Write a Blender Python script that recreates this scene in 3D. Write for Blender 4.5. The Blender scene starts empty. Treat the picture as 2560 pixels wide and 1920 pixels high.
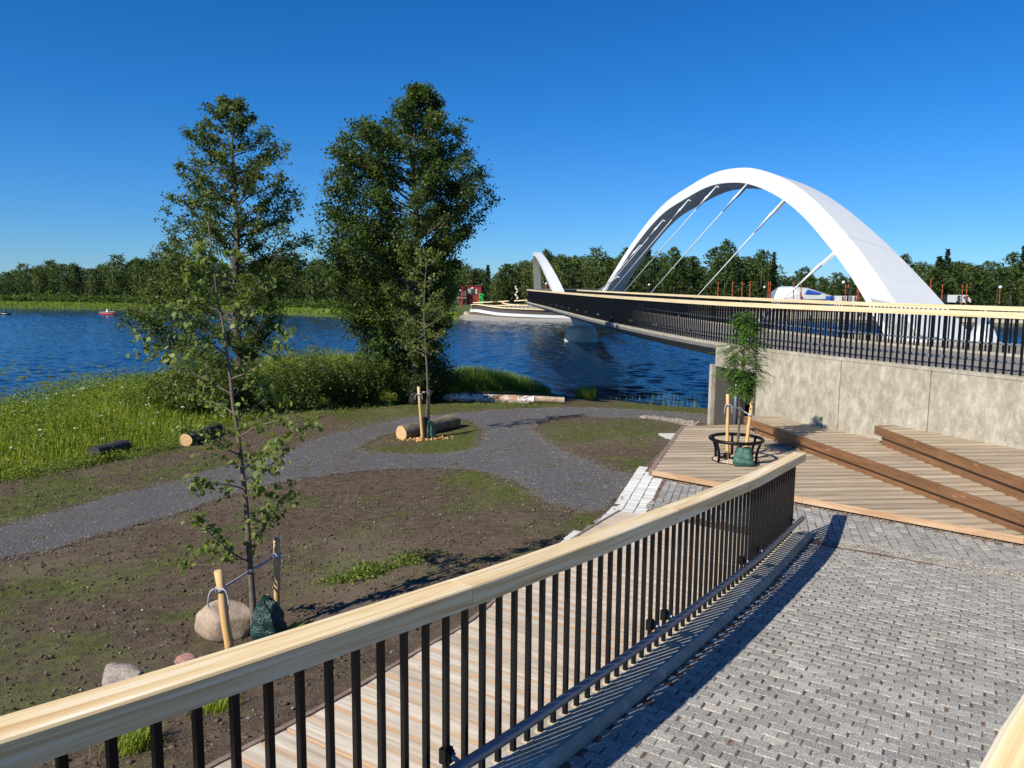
import bpy, math, random
import numpy as np
from math import radians as RAD, sin, cos, pi
random.seed(7); rng = np.random.default_rng(7)

# ------------------------------------------------------------------ camera, light
# origin = the eye point; x right, y ahead over the river, z up. river surface at WZ.
F = 1950.; CX, CY = 1280., 960.          # survey values in pixels of the 2560 x 1920 photograph
PITCH = math.atan((960. - 712.) / F); ROLL = math.atan(0.009)
FW = np.array([0, cos(PITCH), -sin(PITCH)])
_U0 = np.array([0, sin(PITCH), cos(PITCH)]); _R0 = np.array([1., 0, 0])
RT = _R0 * cos(ROLL) + _U0 * sin(ROLL); UP = -_R0 * sin(ROLL) + _U0 * cos(ROLL)
scene = bpy.context.scene
cam_d = bpy.data.cameras.new('camera'); cam = bpy.data.objects.new('camera', cam_d)
scene.collection.objects.link(cam); scene.camera = cam
cam_d.sensor_width = 36; cam_d.lens = 36 * F / 2560; cam_d.clip_end = 6000; cam_d.clip_start = 0.05
from mathutils import Matrix, Vector
cam.matrix_world = Matrix(((RT[0], UP[0], -FW[0], 0), (RT[1], UP[1], -FW[1], 0), (RT[2], UP[2], -FW[2], 0), (0, 0, 0, 1)))

SUN_EL, SUN_AZ = 40., 41.                # light travels towards azimuth 41 deg from +x
LD = np.array([cos(RAD(SUN_EL)) * cos(RAD(SUN_AZ)), cos(RAD(SUN_EL)) * sin(RAD(SUN_AZ)), -sin(RAD(SUN_EL))])
sun_d = bpy.data.lights.new('sun', 'SUN'); sun_d.energy = 5.0; sun_d.angle = RAD(0.5); sun_d.color = (1, 0.925, 0.80)
sun = bpy.data.objects.new('sun', sun_d); scene.collection.objects.link(sun)
sun.rotation_euler = Vector(LD).to_track_quat('-Z', 'Y').to_euler()
world = bpy.data.worlds.new('World'); scene.world = world; world.use_nodes = True
wn = world.node_tree.nodes; wl = world.node_tree.links
sky = wn.new('ShaderNodeTexSky'); sky.sky_type = 'NISHITA'; sky.sun_disc = False
sky.sun_elevation = RAD(SUN_EL)
sd = -LD; sky.sun_rotation = math.atan2(sd[0], sd[1])
sky.altitude = 600; sky.air_density = 1.0; sky.dust_density = 0.0; sky.ozone_density = 1.6
hs = wn.new('ShaderNodeHueSaturation'); hs.inputs['Saturation'].default_value = 1.0
tc = wn.new('ShaderNodeTexCoord'); sx = wn.new('ShaderNodeSeparateXYZ'); wl.new(tc.outputs['Generated'], sx.inputs[0])
rp_ = wn.new('ShaderNodeValToRGB'); wl.new(sx.outputs[2], rp_.inputs[0]); e_ = rp_.color_ramp.elements
for i_, (p_, c_) in enumerate([(0, (.30, .56, .97)), (.066, (.22, .53, .98)), (.20, (.112, .51, 1.0)), (.34, (.07, .48, .99)), (1., (.12, .52, 1.0))]):
    if i_ > 1: e_.new(.5)
    e_[i_].position = p_; e_[i_].color = (*c_, 1)
mx_ = wn.new('ShaderNodeMix'); mx_.data_type = 'RGBA'; mx_.blend_type = 'MULTIPLY'; mx_.inputs[0].default_value = 1.
wl.new(sky.outputs[0], mx_.inputs[6]); wl.new(rp_.outputs[0], mx_.inputs[7]); wl.new(mx_.outputs[2], hs.inputs['Color']); wl.new(hs.outputs[0], wn['Background'].inputs[0])
wn['Background'].inputs[1].default_value = 0.09
vs = scene.view_settings; vs.view_transform = 'Standard'; vs.look = 'None'; vs.exposure = 0.45; vs.gamma = 1; vs.use_curve_mapping = False

WZ = -4.7
def ray(u, v):
    d = FW * F + RT * (u - CX) - UP * (v - CY); return d / d[1]
def PY(u, v, Y): return ray(u, v) * Y                   # the point seen at (u,v) that stands Y metres ahead
def PZ(u, v, z): d = ray(u, v); return d * (z / d[2])   # the point seen at (u,v) lying at height z
def D(x, y): return x * 1.15732, y * 1.15732            # from the reduced working print to photo pixels

# ------------------------------------------------------------------ mesh helpers
C = scene.collection
def mesh(name, V, Fc, mat=None, smooth=False, uv=None, tint=None):
    me = bpy.data.meshes.new(name)
    V = np.asarray(V, dtype=np.float32).reshape(-1, 3)
    if isinstance(Fc, np.ndarray):
        n, k = Fc.shape
        me.vertices.add(len(V)); me.vertices.foreach_set('co', V.ravel())
        me.loops.add(n * k); me.loops.foreach_set('vertex_index', Fc.astype(np.int32).ravel())
        me.polygons.add(n); me.polygons.foreach_set('loop_start', np.arange(0, n * k, k, dtype=np.int32))
        me.update(calc_edges=True); me.validate()
    else:
        me.from_pydata(V.tolist(), [], [list(f) for f in Fc]); me.update()
    if uv is not None:
        l = me.uv_layers.new(name='uv'); idx = np.zeros(len(me.loops), dtype=np.int32); me.loops.foreach_get('vertex_index', idx)
        l.data.foreach_set('uv', np.asarray(uv, dtype=np.float32)[idx].ravel())
    if tint is not None:
        a = me.attributes.new('tint', 'FLOAT', 'POINT'); a.data.foreach_set('value', np.asarray(tint, dtype=np.float32))
    if smooth: me.polygons.foreach_set('use_smooth', np.ones(len(me.polygons), dtype=bool))
    if mat: me.materials.append(mat)
    return me
def obj(name, me, parent=None, loc=None, rotz=0.):
    o = bpy.data.objects.new(name, me); C.objects.link(o)
    if loc is not None: o.location = loc
    o.rotation_euler = (0, 0, rotz)
    if parent is not None: o.parent = parent
    return o
def tag(o, label=None, cat=None, group=None, kind=None):
    if label: o['label'] = label
    if cat: o['category'] = cat
    if group: o['group'] = group
    if kind: o['kind'] = kind
    return o
def thing(name, label, cat, group=None, loc=(0, 0, 0), rotz=0.):
    return tag(obj(name, None, None, loc, rotz), label, cat, group)
class MB:
    """collects shapes, links them as one mesh object"""
    def __init__(s): s.V = []; s.F = []; s.T = []; s.UV = []; s.n = 0
    def add(s, V, Fc, t=0., uv=None):
        V = np.asarray(V, float).reshape(-1, 3)
        s.V.append(V); s.F += [[i + s.n for i in f] for f in Fc]; s.T.append(np.full(len(V), t))
        s.UV.append(np.zeros((len(V), 2)) if uv is None else np.asarray(uv)); s.n += len(V)
    def box(s, c, sz, rz=0., t=0.):
        x, y, z = [q / 2 for q in sz]
        V = np.array([[a * x, b * y, e * z] for e in (-1, 1) for a, b in ((-1, -1), (1, -1), (1, 1), (-1, 1))])
        R = np.array([[cos(rz), -sin(rz), 0], [sin(rz), cos(rz), 0], [0, 0, 1]])
        s.add(V @ R.T + np.asarray(c), BOXF, t); return s
    def hexa(s, pts8, t=0.): s.add(pts8, BOXF, t); return s
    def tube(s, P, r, n=8, cap=True, t=0.):
        V, Fc, uv = tube(P, r, n, cap); s.add(V, Fc, t, uv); return s
    def build(s, name, mat, parent=None, smooth=False, loc=None, rotz=0.):
        me = mesh(name, np.vstack(s.V), s.F, mat, smooth, np.vstack(s.UV), np.concatenate(s.T))
        return obj(name, me, parent, loc, rotz)
BOXF = [(0, 3, 2, 1), (4, 5, 6, 7), (0, 1, 5, 4), (1, 2, 6, 5), (2, 3, 7, 6), (3, 0, 4, 7)]
def frames(P):
    P = np.asarray(P, float); T = np.gradient(P, axis=0); T /= np.linalg.norm(T, axis=1)[:, None] + 1e-9; return T
def tube(P, r, n=8, cap=True):
    P = np.asarray(P, float); m = len(P); r = np.broadcast_to(np.asarray(r, float), (m,)); T = frames(P)
    ref = np.array([0, 0, 1.]) if abs(T[:, 2]).mean() < .8 else np.array([1., 0, 0])
    A = np.cross(T, ref); A /= np.linalg.norm(A, axis=1)[:, None] + 1e-9; B = np.cross(A, T)
    th = np.arange(n) * 2 * pi / n
    V = P[:, None] + r[:, None, None] * (np.cos(th)[None, :, None] * A[:, None] + np.sin(th)[None, :, None] * B[:, None])
    Fc = [[i * n + j, i * n + (j + 1) % n, (i + 1) * n + (j + 1) % n, (i + 1) * n + j] for i in range(m - 1) for j in range(n)]
    if cap: Fc += [list(range(n))[::-1], [(m - 1) * n + j for j in range(n)]]
    L = np.concatenate([[0], np.cumsum(np.linalg.norm(np.diff(P, axis=0), axis=1))])
    uv = np.stack([np.repeat(L, n), np.tile(th / (2 * pi), m)], 1)
    return V.reshape(-1, 3), Fc, uv
def sweep(P, sect, cap=True, tilt=None):
    """sweep a section of (offset to the right, height) along path P; returns V,F,uv"""
    P = np.asarray(P, float); T = frames(P); m = len(P); k = len(sect)
    R = np.stack([T[:, 1], -T[:, 0], 0 * T[:, 0]], 1); R /= np.linalg.norm(R, axis=1)[:, None]
    S = np.asarray(sect, float)
    if S.ndim == 2: S = np.broadcast_to(S, (m, k, 2))
    V = P[:, None] + S[:, :, 0:1] * R[:, None] + S[:, :, 1:2] * np.array([0, 0, 1.])
    Fc = [[i * k + j, i * k + (j + 1) % k, (i + 1) * k + (j + 1) % k, (i + 1) * k + j] for i in range(m - 1) for j in range(k)]
    if cap: Fc += [list(range(k))[::-1], [(m - 1) * k + j for j in range(k)]]
    L = np.concatenate([[0], np.cumsum(np.linalg.norm(np.diff(P, axis=0), axis=1))])
    pe = np.concatenate([[0], np.cumsum(np.linalg.norm(np.diff(S[0], axis=0), axis=1))])
    return V.reshape(-1, 3), Fc, np.stack([np.repeat(L, k), np.tile(pe, m)], 1)
def unit0(v): return v / (np.linalg.norm(v, axis=-1, keepdims=True) + 1e-9)
def arclen(P): return np.concatenate([[0], np.cumsum(np.linalg.norm(np.diff(np.asarray(P), axis=0), axis=1))])
def resample(P, step=None, n=None, smooth=0):
    P = np.asarray(P, float); L = arclen(P)
    n = n or max(2, int(L[-1] / step) + 1); s = np.linspace(0, L[-1], n)
    Q = np.stack([np.interp(s, L, P[:, i]) for i in range(P.shape[1])], 1)
    for _ in range(smooth): Q[1:-1] = (Q[:-2] + 2 * Q[1:-1] + Q[2:]) / 4
    return Q
def spline(P, step):
    """Catmull-Rom through P, resampled"""
    P = np.asarray(P, float); E = np.vstack([2 * P[0] - P[1], P, 2 * P[-1] - P[-2]]); out = []
    for i in range(len(P) - 1):
        a, b, c, d = E[i:i + 4]; t = np.linspace(0, 1, 12, endpoint=False)[:, None]
        out.append(.5 * (2 * b + (c - a) * t + (2 * a - 5 * b + 4 * c - d) * t**2 + (3 * b - a - 3 * c + d) * t**3))
    out.append(P[-1:]); return resample(np.vstack(out), step)
def along(P, s):
    L = arclen(P); P = np.asarray(P); q = np.array([np.interp(s, L, P[:, i]) for i in range(3)])
    e = .05; a = np.array([np.interp(s + e, L, P[:, i]) - np.interp(s - e, L, P[:, i]) for i in range(3)]); return q, a / (np.linalg.norm(a) + 1e-9)
def inside(poly, x, y):
    poly = np.asarray(poly)[:, :2]; r = np.zeros(np.shape(x), bool); n = len(poly)
    for i in range(n):
        x1, y1 = poly[i]; x2, y2 = poly[(i + 1) % n]
        c = ((y1 > y) != (y2 > y)) & (x < (x2 - x1) * (y - y1) / (y2 - y1 + 1e-12) + x1); r ^= c
    return r
def vnoise(x, y, seed=0, f=1.):
    x = np.asarray(x) * f; y = np.asarray(y) * f; v = 0
    r = np.random.default_rng(seed)
    for k in range(6):
        a, b, p, q = r.uniform(-1, 1, 4); L = math.hypot(a, b) + .2; s = (1 + k * .6)
        v = v + np.sin((a * x + b * y) * s / L * 2 + p * 9 + 1.5 * np.sin((b * x - a * y) * s * .7 + q * 7)) / (1 + k * .4)
    return v / 2.6

# ------------------------------------------------------------------ materials
def newmat(name):
    m = bpy.data.materials.new(name); m.use_nodes = True; nt = m.node_tree
    return m, nt.nodes, nt.links, nt.nodes['Principled BSDF']
def ramp(n, l, fac, stops):
    r = n.new('ShaderNodeValToRGB'); e = r.color_ramp.elements
    while len(e) < len(stops): e.new(.5)
    for i, (p, c) in enumerate(stops): e[i].position = p; e[i].color = (*c, 1)
    l.new(fac, r.inputs[0]); return r.outputs[0]
def math_(n, l, op, a, b=None, c=None):
    m = n.new('ShaderNodeMath'); m.operation = op
    for i, q in enumerate((a, b, c)):
        if q is None: continue
        if isinstance(q, (int, float)): m.inputs[i].default_value = q
        else: l.new(q, m.inputs[i])
    return m.outputs[0]
def mixc(n, l, fac, a, b, mode='MIX'):
    m = n.new('ShaderNodeMix'); m.data_type = 'RGBA'; m.blend_type = mode
    for i, q in ((0, fac), (6, a), (7, b)):
        if isinstance(q, (int, float)): m.inputs[i].default_value = q
        elif isinstance(q, tuple): m.inputs[i].default_value = (*q, 1)
        else: l.new(q, m.inputs[i])
    return m.outputs[2]
def noise(n, l, vec, scale, detail=4, rough=.55, dist=0.):
    t = n.new('ShaderNodeTexNoise'); t.inputs['Scale'].default_value = scale; t.inputs['Detail'].default_value = detail
    t.inputs['Roughness'].default_value = rough; t.inputs['Distortion'].default_value = dist
    if vec is not None: l.new(vec, t.inputs['Vector'])
    return t.outputs['Fac']
def mapping(n, l, vec, scale=(1, 1, 1), rot=(0, 0, 0), loc=None):
    m = n.new('ShaderNodeMapping'); m.inputs['Scale'].default_value = scale; m.inputs['Rotation'].default_value = rot
    l.new(vec, m.inputs['Vector'])
    if loc is not None: l.new(loc, m.inputs['Location'])
    return m.outputs[0]
def tintval(n, l):
    oi = n.new('ShaderNodeObjectInfo'); at = n.new('ShaderNodeAttribute'); at.attribute_name = 'tint'
    return math_(n, l, 'FRACT', math_(n, l, 'ADD', oi.outputs['Random'], at.outputs['Fac']))
def bump(n, l, h, strength, dist, p):
    b = n.new('ShaderNodeBump'); b.inputs['Strength'].default_value = strength; b.inputs['Distance'].default_value = dist
    l.new(h, b.inputs['Height']); l.new(b.outputs[0], p.inputs['Normal']); return b
def coords(n, which='Object'): return n.new('ShaderNodeTexCoord').outputs[which]
def geo_pos(n): return n.new('ShaderNodeNewGeometry').outputs['Position']
def hsvvar(n, l, col, t, lo=.75, hi=1.25):
    mr = n.new('ShaderNodeMapRange'); mr.inputs[3].default_value = lo; mr.inputs[4].default_value = hi; l.new(t, mr.inputs[0])
    h = n.new('ShaderNodeHueSaturation'); l.new(mr.outputs[0], h.inputs['Value']); l.new(col, h.inputs['Color']); return h.outputs[0]

def simple(name, col, rough=.6, metal=0., var=.12, scale=8., bmp=0.):
    m, n, l, p = newmat(name); pos = geo_pos(n); f = noise(n, l, pos, scale, 5)
    a = tuple(c * (1 - var) for c in col); b = tuple(min(1, c * (1 + var)) for c in col)
    l.new(ramp(n, l, f, [(.3, a), (.7, b)]), p.inputs['Base Color'])
    p.inputs['Roughness'].default_value = rough; p.inputs['Metallic'].default_value = metal
    if bmp: bump(n, l, noise(n, l, pos, scale * 6, 4), .5, bmp, p)
    return m
def wood(name, c1, c2, c3, vec='Object', stretch=(1.2, 26, 26), edge=None, knots=.0, rough=.65, var=(.8, 1.15), streak=.5):
    m, n, l, p = newmat(name); t = tintval(n, l)
    v = coords(n, 'Object') if vec == 'Object' else coords(n, 'UV')
    cmb = n.new('ShaderNodeCombineXYZ'); l.new(math_(n, l, 'MULTIPLY', t, 37.), cmb.inputs[0]); l.new(math_(n, l, 'MULTIPLY', t, 91.), cmb.inputs[1])
    mv = mapping(n, l, v, stretch, loc=cmb.outputs[0])
    f1 = noise(n, l, mv, 1.0, 6, .6, .6); f2 = noise(n, l, mv, 3.3, 4, .5)
    mv2 = mapping(n, l, v, (stretch[0] * .4, stretch[1] * .3, stretch[2] * .3), loc=cmb.outputs[0]); f3 = noise(n, l, mv2, 1.2, 3, .5, 1.2)
    f = math_(n, l, 'ADD', math_(n, l, 'MULTIPLY', f1, .6), math_(n, l, 'MULTIPLY', f3, .4))
    col = ramp(n, l, f, [(.34, c1), (.5, c2), (.66, c3)])
    col = mixc(n, l, math_(n, l, 'MULTIPLY', ramp(n, l, f2, [(.5, (0, 0, 0)), (.75, (1, 1, 1))]), streak), col, tuple(c * .6 for c in c1))
    if edge:   # pale boards keep heartwood edges; deck boards get gap shade painted in
        sx = n.new('ShaderNodeSeparateXYZ'); l.new(v, sx.inputs[0])
        e = math_(n, l, 'ADD', math_(n, l, 'ABSOLUTE', sx.outputs[1]), math_(n, l, 'MULTIPLY', math_(n, l, 'SUBTRACT', f3, .5), .09))
        mr = n.new('ShaderNodeMapRange'); mr.inputs[1].default_value = edge[0]; mr.inputs[2].default_value = edge[1]; l.new(e, mr.inputs[0])
        col = mixc(n, l, math_(n, l, 'MULTIPLY', mr.outputs[0], .8), col, edge[2])
    if knots:
        vo = n.new('ShaderNodeTexVoronoi'); vo.inputs['Scale'].default_value = 1.; l.new(mapping(n, l, v, (1.6, 7, 7), loc=cmb.outputs[0]), vo.inputs['Vector'])
        kf = ramp(n, l, vo.outputs['Distance'], [(.0, (1, 1, 1)), (.05 * knots, (1, 1, 1)), (.11 * knots, (0, 0, 0))])
        col = mixc(n, l, math_(n, l, 'MULTIPLY', kf, .6), col, tuple(min(.9, c * 1.9) for c in c3) if knots > 1 else tuple(c * .35 for c in c1))
    l.new(hsvvar(n, l, col, t, *var), p.inputs['Base Color']); p.inputs['Roughness'].default_value = rough
    bump(n, l, f1, .25, .004, p); return m

M = {}
M['rail_wood'] = wood('rail_wood', (.56, .33, .12), (.80, .62, .33), (.90, .82, .64), 'UV', (.9, 34, 34), rough=.5, var=(.97, 1.06), streak=.10)
M['bridge_rail'] = wood('bridge_rail', (.62, .47, .24), (.74, .60, .36), (.78, .68, .46), 'UV', (.8, 20, 20), rough=.5, var=(.95, 1.05), streak=.15)
M['pale_board'] = wood('pale_board', (.42, .33, .22), (.60, .52, .40), (.76, .70, .58), 'Object', (1., 22, 22), edge=(.062, .11, (.50, .26, .09)), knots=.8, var=(.85, 1.1), streak=.3)
M['deck_board'] = wood('deck_board', (.24, .18, .115), (.37, .30, .21), (.50, .42, .32), 'Object', (1., 20, 20), edge=(.10, .15, (.26, .165, .085)), knots=.6, var=(.85, 1.15), streak=.5)  # darker edge tint paints in the shade between cupped boards
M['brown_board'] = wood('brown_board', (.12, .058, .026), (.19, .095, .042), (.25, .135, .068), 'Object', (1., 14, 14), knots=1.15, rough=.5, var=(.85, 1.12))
M['raw_board'] = wood('raw_board', (.36, .22, .12), (.47, .31, .18), (.54, .40, .26), 'Object', (1., 14, 14), var=(.9, 1.1))
M['edge_board'] = wood('edge_board', (.15, .10, .07), (.21, .15, .115), (.28, .21, .165), 'Object', (1., 14, 14))
M['stake'] = wood('stake_wood', (.50, .27, .09), (.66, .41, .17), (.74, .53, .28), 'Object', (9, 9, 1.2), knots=.7, var=(.85, 1.1))
M['bark'] = simple('bark', (.085, .070, .055), .9, var=.45, scale=9, bmp=.02)
M['bark_light'] = simple('bark_light', (.13, .10, .075), .85, var=.4, scale=14, bmp=.01)
M['cutwood'] = simple('cutwood', (.62, .42, .20), .8, var=.2, scale=9)
M['black'] = simple('black_steel', (.004, .004, .005), .42, .0, var=.2, scale=3)
M['black'].node_tree.nodes['Principled BSDF'].inputs['Specular IOR Level'].default_value = .25
M['galv'] = simple('galvanised_steel', (.30, .33, .36), .42, .75, var=.18, scale=12)
M['dark_tube'] = simple('grey_coated_tube', (.17, .19, .215), .4, .55, var=.15, scale=12)
M['white_paint'] = simple('white_paint', (.61, .645, .64), .38, 0, var=.03, scale=2)
def mat_arch():
    m, n, l, p = newmat('arch_paint'); pos = geo_pos(n); st = noise(n, l, mapping(n, l, pos, (1.6, 1.6, .25)), 1.5, 6, .65); b = noise(n, l, pos, .5, 3); f = math_(n, l, 'ADD', math_(n, l, 'MULTIPLY', st, .6), math_(n, l, 'MULTIPLY', b, .4))
    l.new(ramp(n, l, f, [(.36, (.615, .635, .625)), (.5, (.645, .665, .655)), (.66, (.67, .69, .68))]), p.inputs['Base Color']); p.inputs['Roughness'].default_value = .42; bump(n, l, b, .3, .03, p); return m
M['arch_paint'] = mat_arch()
M['seam'] = simple('weld_seam', (.46, .49, .485), .45, 0, var=.05)
M['grey_steel'] = simple('grey_steel', (.24, .235, .225), .5, 0, var=.08, scale=2)
M['brown_steel'] = simple('brown_steel', (.060, .053, .046), .5, 0, var=.15, scale=2)
M['tie'] = simple('tie_fabric', (.36, .35, .40), .8, 0, var=.2, scale=30)
M['green_bag'] = simple('green_tarpaulin', (.035, .11, .085), .28, 0, var=.35, scale=12, bmp=.03)
M['dark_bag'] = simple('dark_green_tarpaulin', (.012, .045, .042), .22, 0, var=.35, scale=12, bmp=.04)
M['pebble'] = simple('pebbles', (.52, .43, .31), .8, 0, var=.3, scale=60)
M['red'] = simple('red_paint', (.28, .02, .02), .6); M['orange'] = simple('rust_orange', (.38, .075, .022), .6)
M['green'] = simple('green_roof', (.02, .42, .08), .5); M['blue'] = simple('blue_paint', (.02, .08, .42), .5)
M['glass'] = simple('window_glass', (.05, .06, .07), .08); M['pane_pale'] = simple('pale_pane', (.45, .55, .48), .2)
M['yellow'] = simple('yellow_paint', (.6, .4, .03), .5); M['plastic_black'] = simple('black_plastic', (.008, .008, .009), .4)
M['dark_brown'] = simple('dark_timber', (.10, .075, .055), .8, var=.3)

def mat_concrete(name, base=.30, stain=1., green=True):
    m, n, l, p = newmat(name); pos = geo_pos(n)
    st = noise(n, l, mapping(n, l, pos, (2.0, 2.0, 1.1)), 2.4, 9, .74, .5)
    bl = noise(n, l, mapping(n, l, pos, (.8, .8, .9)), 1.3, 7, .7, .4); sp = noise(n, l, mapping(n, l, pos, (1, 1, .55)), 7, 9, .8)
    f = math_(n, l, 'ADD', math_(n, l, 'MULTIPLY', st, .34), math_(n, l, 'ADD', math_(n, l, 'MULTIPLY', bl, .24), math_(n, l, 'MULTIPLY', sp, .42)))
    a, b, c = [tuple(q * base for q in t) for t in ((.36, .30, .20), (.88, .80, .62), (1.40, 1.32, 1.12))]
    l.new(ramp(n, l, f, [(.39, tuple(x + (y - x) * (1 - stain) for x, y in zip(a, b))), (.49, b), (.62, c)]), p.inputs['Base Color'])
    p.inputs['Roughness'].default_value = .85; bump(n, l, sp, .4, .01, p); return m
M['concrete'] = mat_concrete('stained_concrete', .37, .6)
M['concrete_clean'] = mat_concrete('concrete_clean', .36, .35)
M['pier'] = mat_concrete('pier_concrete', .55, .2)
M['kerb'] = mat_concrete('kerb_concrete', .40, .3)

def mat_stone(name, c1, c2, c3, sparkle=.68, var=(.78, 1.25)):
    m, n, l, p = newmat(name); pos = geo_pos(n); t = tintval(n, l)
    base = ramp(n, l, t, [(.0, c1), (.45, c2), (.9, c2), (1., c3)])
    g = noise(n, l, pos, 95, 4, .8); g2 = noise(n, l, pos, 2.2, 4)
    col = mixc(n, l, sparkle, base, ramp(n, l, g, [(.36, tuple(q * .5 for q in c1)), (.5, c2), (.62, tuple(min(1, q * 1.6) for q in c3))]))
    h = hsvvar(n, l, col, math_(n, l, 'FRACT', math_(n, l, 'MULTIPLY', t, 17.3)), *var)
    l.new(mixc(n, l, .22, h, ramp(n, l, g2, [(.3, tuple(q * .7 for q in c1)), (.7, c2)])), p.inputs['Base Color'])
    p.inputs['Roughness'].default_value = .78; bump(n, l, g, .35, .004, p); return m
M['granite'] = mat_stone('granite_setts', (.17, .17, .16), (.265, .26, .24), (.50, .46, .37))
M['granite_level'] = mat_stone('granite_level', (.18, .18, .175), (.26, .255, .238), (.42, .40, .34), .45)
M['white_sett'] = mat_stone('white_setts', (.52, .53, .50), (.62, .62, .58), (.72, .71, .66), .25, (.85, 1.1))

def mat_joint(name, c1, c2, c3, scale=26):
    m, n, l, p = newmat(name); pos = geo_pos(n); f = noise(n, l, pos, scale, 5, .7); g = noise(n, l, pos, scale * 6, 3)
    col = ramp(n, l, f, [(.35, c1), (.5, c2), (.68, c3)]); col = mixc(n, l, .3, col, ramp(n, l, g, [(.4, c1), (.6, c3)]))
    l.new(col, p.inputs['Base Color']); p.inputs['Roughness'].default_value = .9; bump(n, l, g, .6, .01, p); return m
M['joint'] = mat_joint('joint_sand', (.045, .038, .033), (.10, .070, .050), (.26, .135, .07), 5)
M['joint_grey'] = mat_joint('joint_grit', (.12, .12, .115), (.22, .22, .205), (.46, .44, .39), 60)
M['asphalt'] = mat_joint('bridge_surface', (.17, .155, .135), (.215, .195, .17), (.26, .235, .20), 40)

def mat_soil():
    m, n, l, p = newmat('soil'); pos = geo_pos(n)
    a = noise(n, l, pos, .55, 6, .62, .6); b = noise(n, l, pos, 7, 6, .7); c = noise(n, l, pos, 45, 4, .7); d = noise(n, l, pos, 1.7, 5, .65)
    f = math_(n, l, 'ADD', math_(n, l, 'MULTIPLY', b, .5), math_(n, l, 'MULTIPLY', c, .5))
    soil = ramp(n, l, f, [(.36, (.040, .028, .018)), (.5, (.100, .073, .050)), (.64, (.175, .132, .092))])
    moss = ramp(n, l, f, [(.36, (.026, .034, .007)), (.52, (.080, .102, .018)), (.66, (.15, .175, .034))])
    mk = math_(n, l, 'ADD', math_(n, l, 'MULTIPLY', a, .45), math_(n, l, 'ADD', math_(n, l, 'MULTIPLY', d, .30), math_(n, l, 'MULTIPLY', b, .25)))
    at = n.new('ShaderNodeAttribute'); at.attribute_name = 'moss'
    mk = math_(n, l, 'ADD', mk, math_(n, l, 'MULTIPLY', at.outputs['Fac'], .22))
    mask = ramp(n, l, mk, [(.46, (0, 0, 0)), (.575, (.9, .9, .9))])
    col = mixc(n, l, mask, soil, moss)
    dry = ramp(n, l, noise(n, l, pos, .33, 5, .6), [(.52, (0, 0, 0)), (.68, (.55, .55, .55))])
    col = mixc(n, l, dry, col, (.17, .135, .095))
    l.new(col, p.inputs['Base Color']); p.inputs['Roughness'].default_value = .95
    p.inputs['Specular IOR Level'].default_value = .15
    bump(n, l, f, .9, .05, p); return m
M['soil'] = mat_soil()
def mat_path():
    m, n, l, p = newmat('gravel_path'); pos = geo_pos(n)
    a = noise(n, l, pos, .8, 5, .6, .8); b = noise(n, l, pos, 48, 3, .8); b2 = noise(n, l, pos, 25, 3, .7)
    at = n.new('ShaderNodeAttribute'); at.attribute_name = 'moss'
    base = ramp(n, l, b, [(.36, (.022, .021, .021)), (.48, (.055, .054, .054)), (.58, (.14, .137, .135)), (.68, (.46, .45, .44))])
    base = mixc(n, l, math_(n, l, 'MULTIPLY', a, .55), base, ramp(n, l, b2, [(.3, (.040, .038, .038)), (.7, (.085, .082, .08))]))
    l.new(mixc(n, l, at.outputs['Fac'], base, ramp(n, l, b, [(.38, (.045, .034, .026)), (.62, (.14, .11, .085))])), p.inputs['Base Color'])
    p.inputs['Roughness'].default_value = .88; bump(n, l, b, .7, .02, p); return m
M['path'] = mat_path()
def mat_foliage(name, c1, c2, trans=.35, spec=.25, var=(.7, 1.35)):
    m, n, l, p = newmat(name); pos = geo_pos(n); t = tintval(n, l)
    f = noise(n, l, pos, 1.1, 3); g = math_(n, l, 'ADD', math_(n, l, 'MULTIPLY', f, .6), math_(n, l, 'MULTIPLY', t, .4))
    col = hsvvar(n, l, ramp(n, l, g, [(.25, c1), (.75, c2)]), math_(n, l, 'FRACT', math_(n, l, 'MULTIPLY', t, 7.7)), *var)
    l.new(col, p.inputs['Base Color']); p.inputs['Roughness'].default_value = .5; p.inputs['Specular IOR Level'].default_value = spec
    tr = n.new('ShaderNodeBsdfTranslucent'); l.new(mixc(n, l, 1., col, (1.3, 1.35, .55), 'MULTIPLY'), tr.inputs[0])
    mx = n.new('ShaderNodeMixShader'); mx.inputs[0].default_value = trans
    l.new(p.outputs[0], mx.inputs[1]); l.new(tr.outputs[0], mx.inputs[2]); l.new(mx.outputs[0], n['Material Output'].inputs[0]); return m
M['alder'] = mat_foliage('alder_leaves', (.062, .094, .018), (.150, .195, .042))
M['alder_dark'] = mat_foliage('alder_dark_leaves', (.040, .070, .013), (.098, .142, .028))
M['sapling'] = mat_foliage('sapling_leaves', (.085, .13, .025), (.24, .29, .075), .45, .35)
M['rowan'] = mat_foliage('rowan_leaves', (.06, .14, .022), (.12, .22, .042), .35)
M['far_birch'] = mat_foliage('far_birch_leaves', (.055, .085, .024), (.135, .170, .046), .2, .1, (.6, 1.45))
M['far_dark'] = mat_foliage('far_dark_leaves', (.036, .065, .018), (.085, .125, .034), .15, .1, (.6, 1.45))
M['far_bright'] = mat_foliage('far_bright_leaves', (.055, .095, .02), (.10, .15, .032), .25, .1, (.75, 1.3))
M['spruce'] = mat_foliage('spruce_needles', (.016, .032, .012), (.034, .055, .020), .1, .1)
M['grass'] = mat_foliage('grass_blades', (.12, .19, .016), (.32, .37, .048), .35, .2)
M['herb'] = mat_foliage('herb_leaves', (.085, .145, .022), (.22, .27, .045), .35, .2)
M['reed'] = mat_foliage('reed_blades', (.11, .19, .022), (.24, .31, .040), .3, .2)
M['flower'] = simple('flower_heads', (.75, .75, .60), .7)
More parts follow.
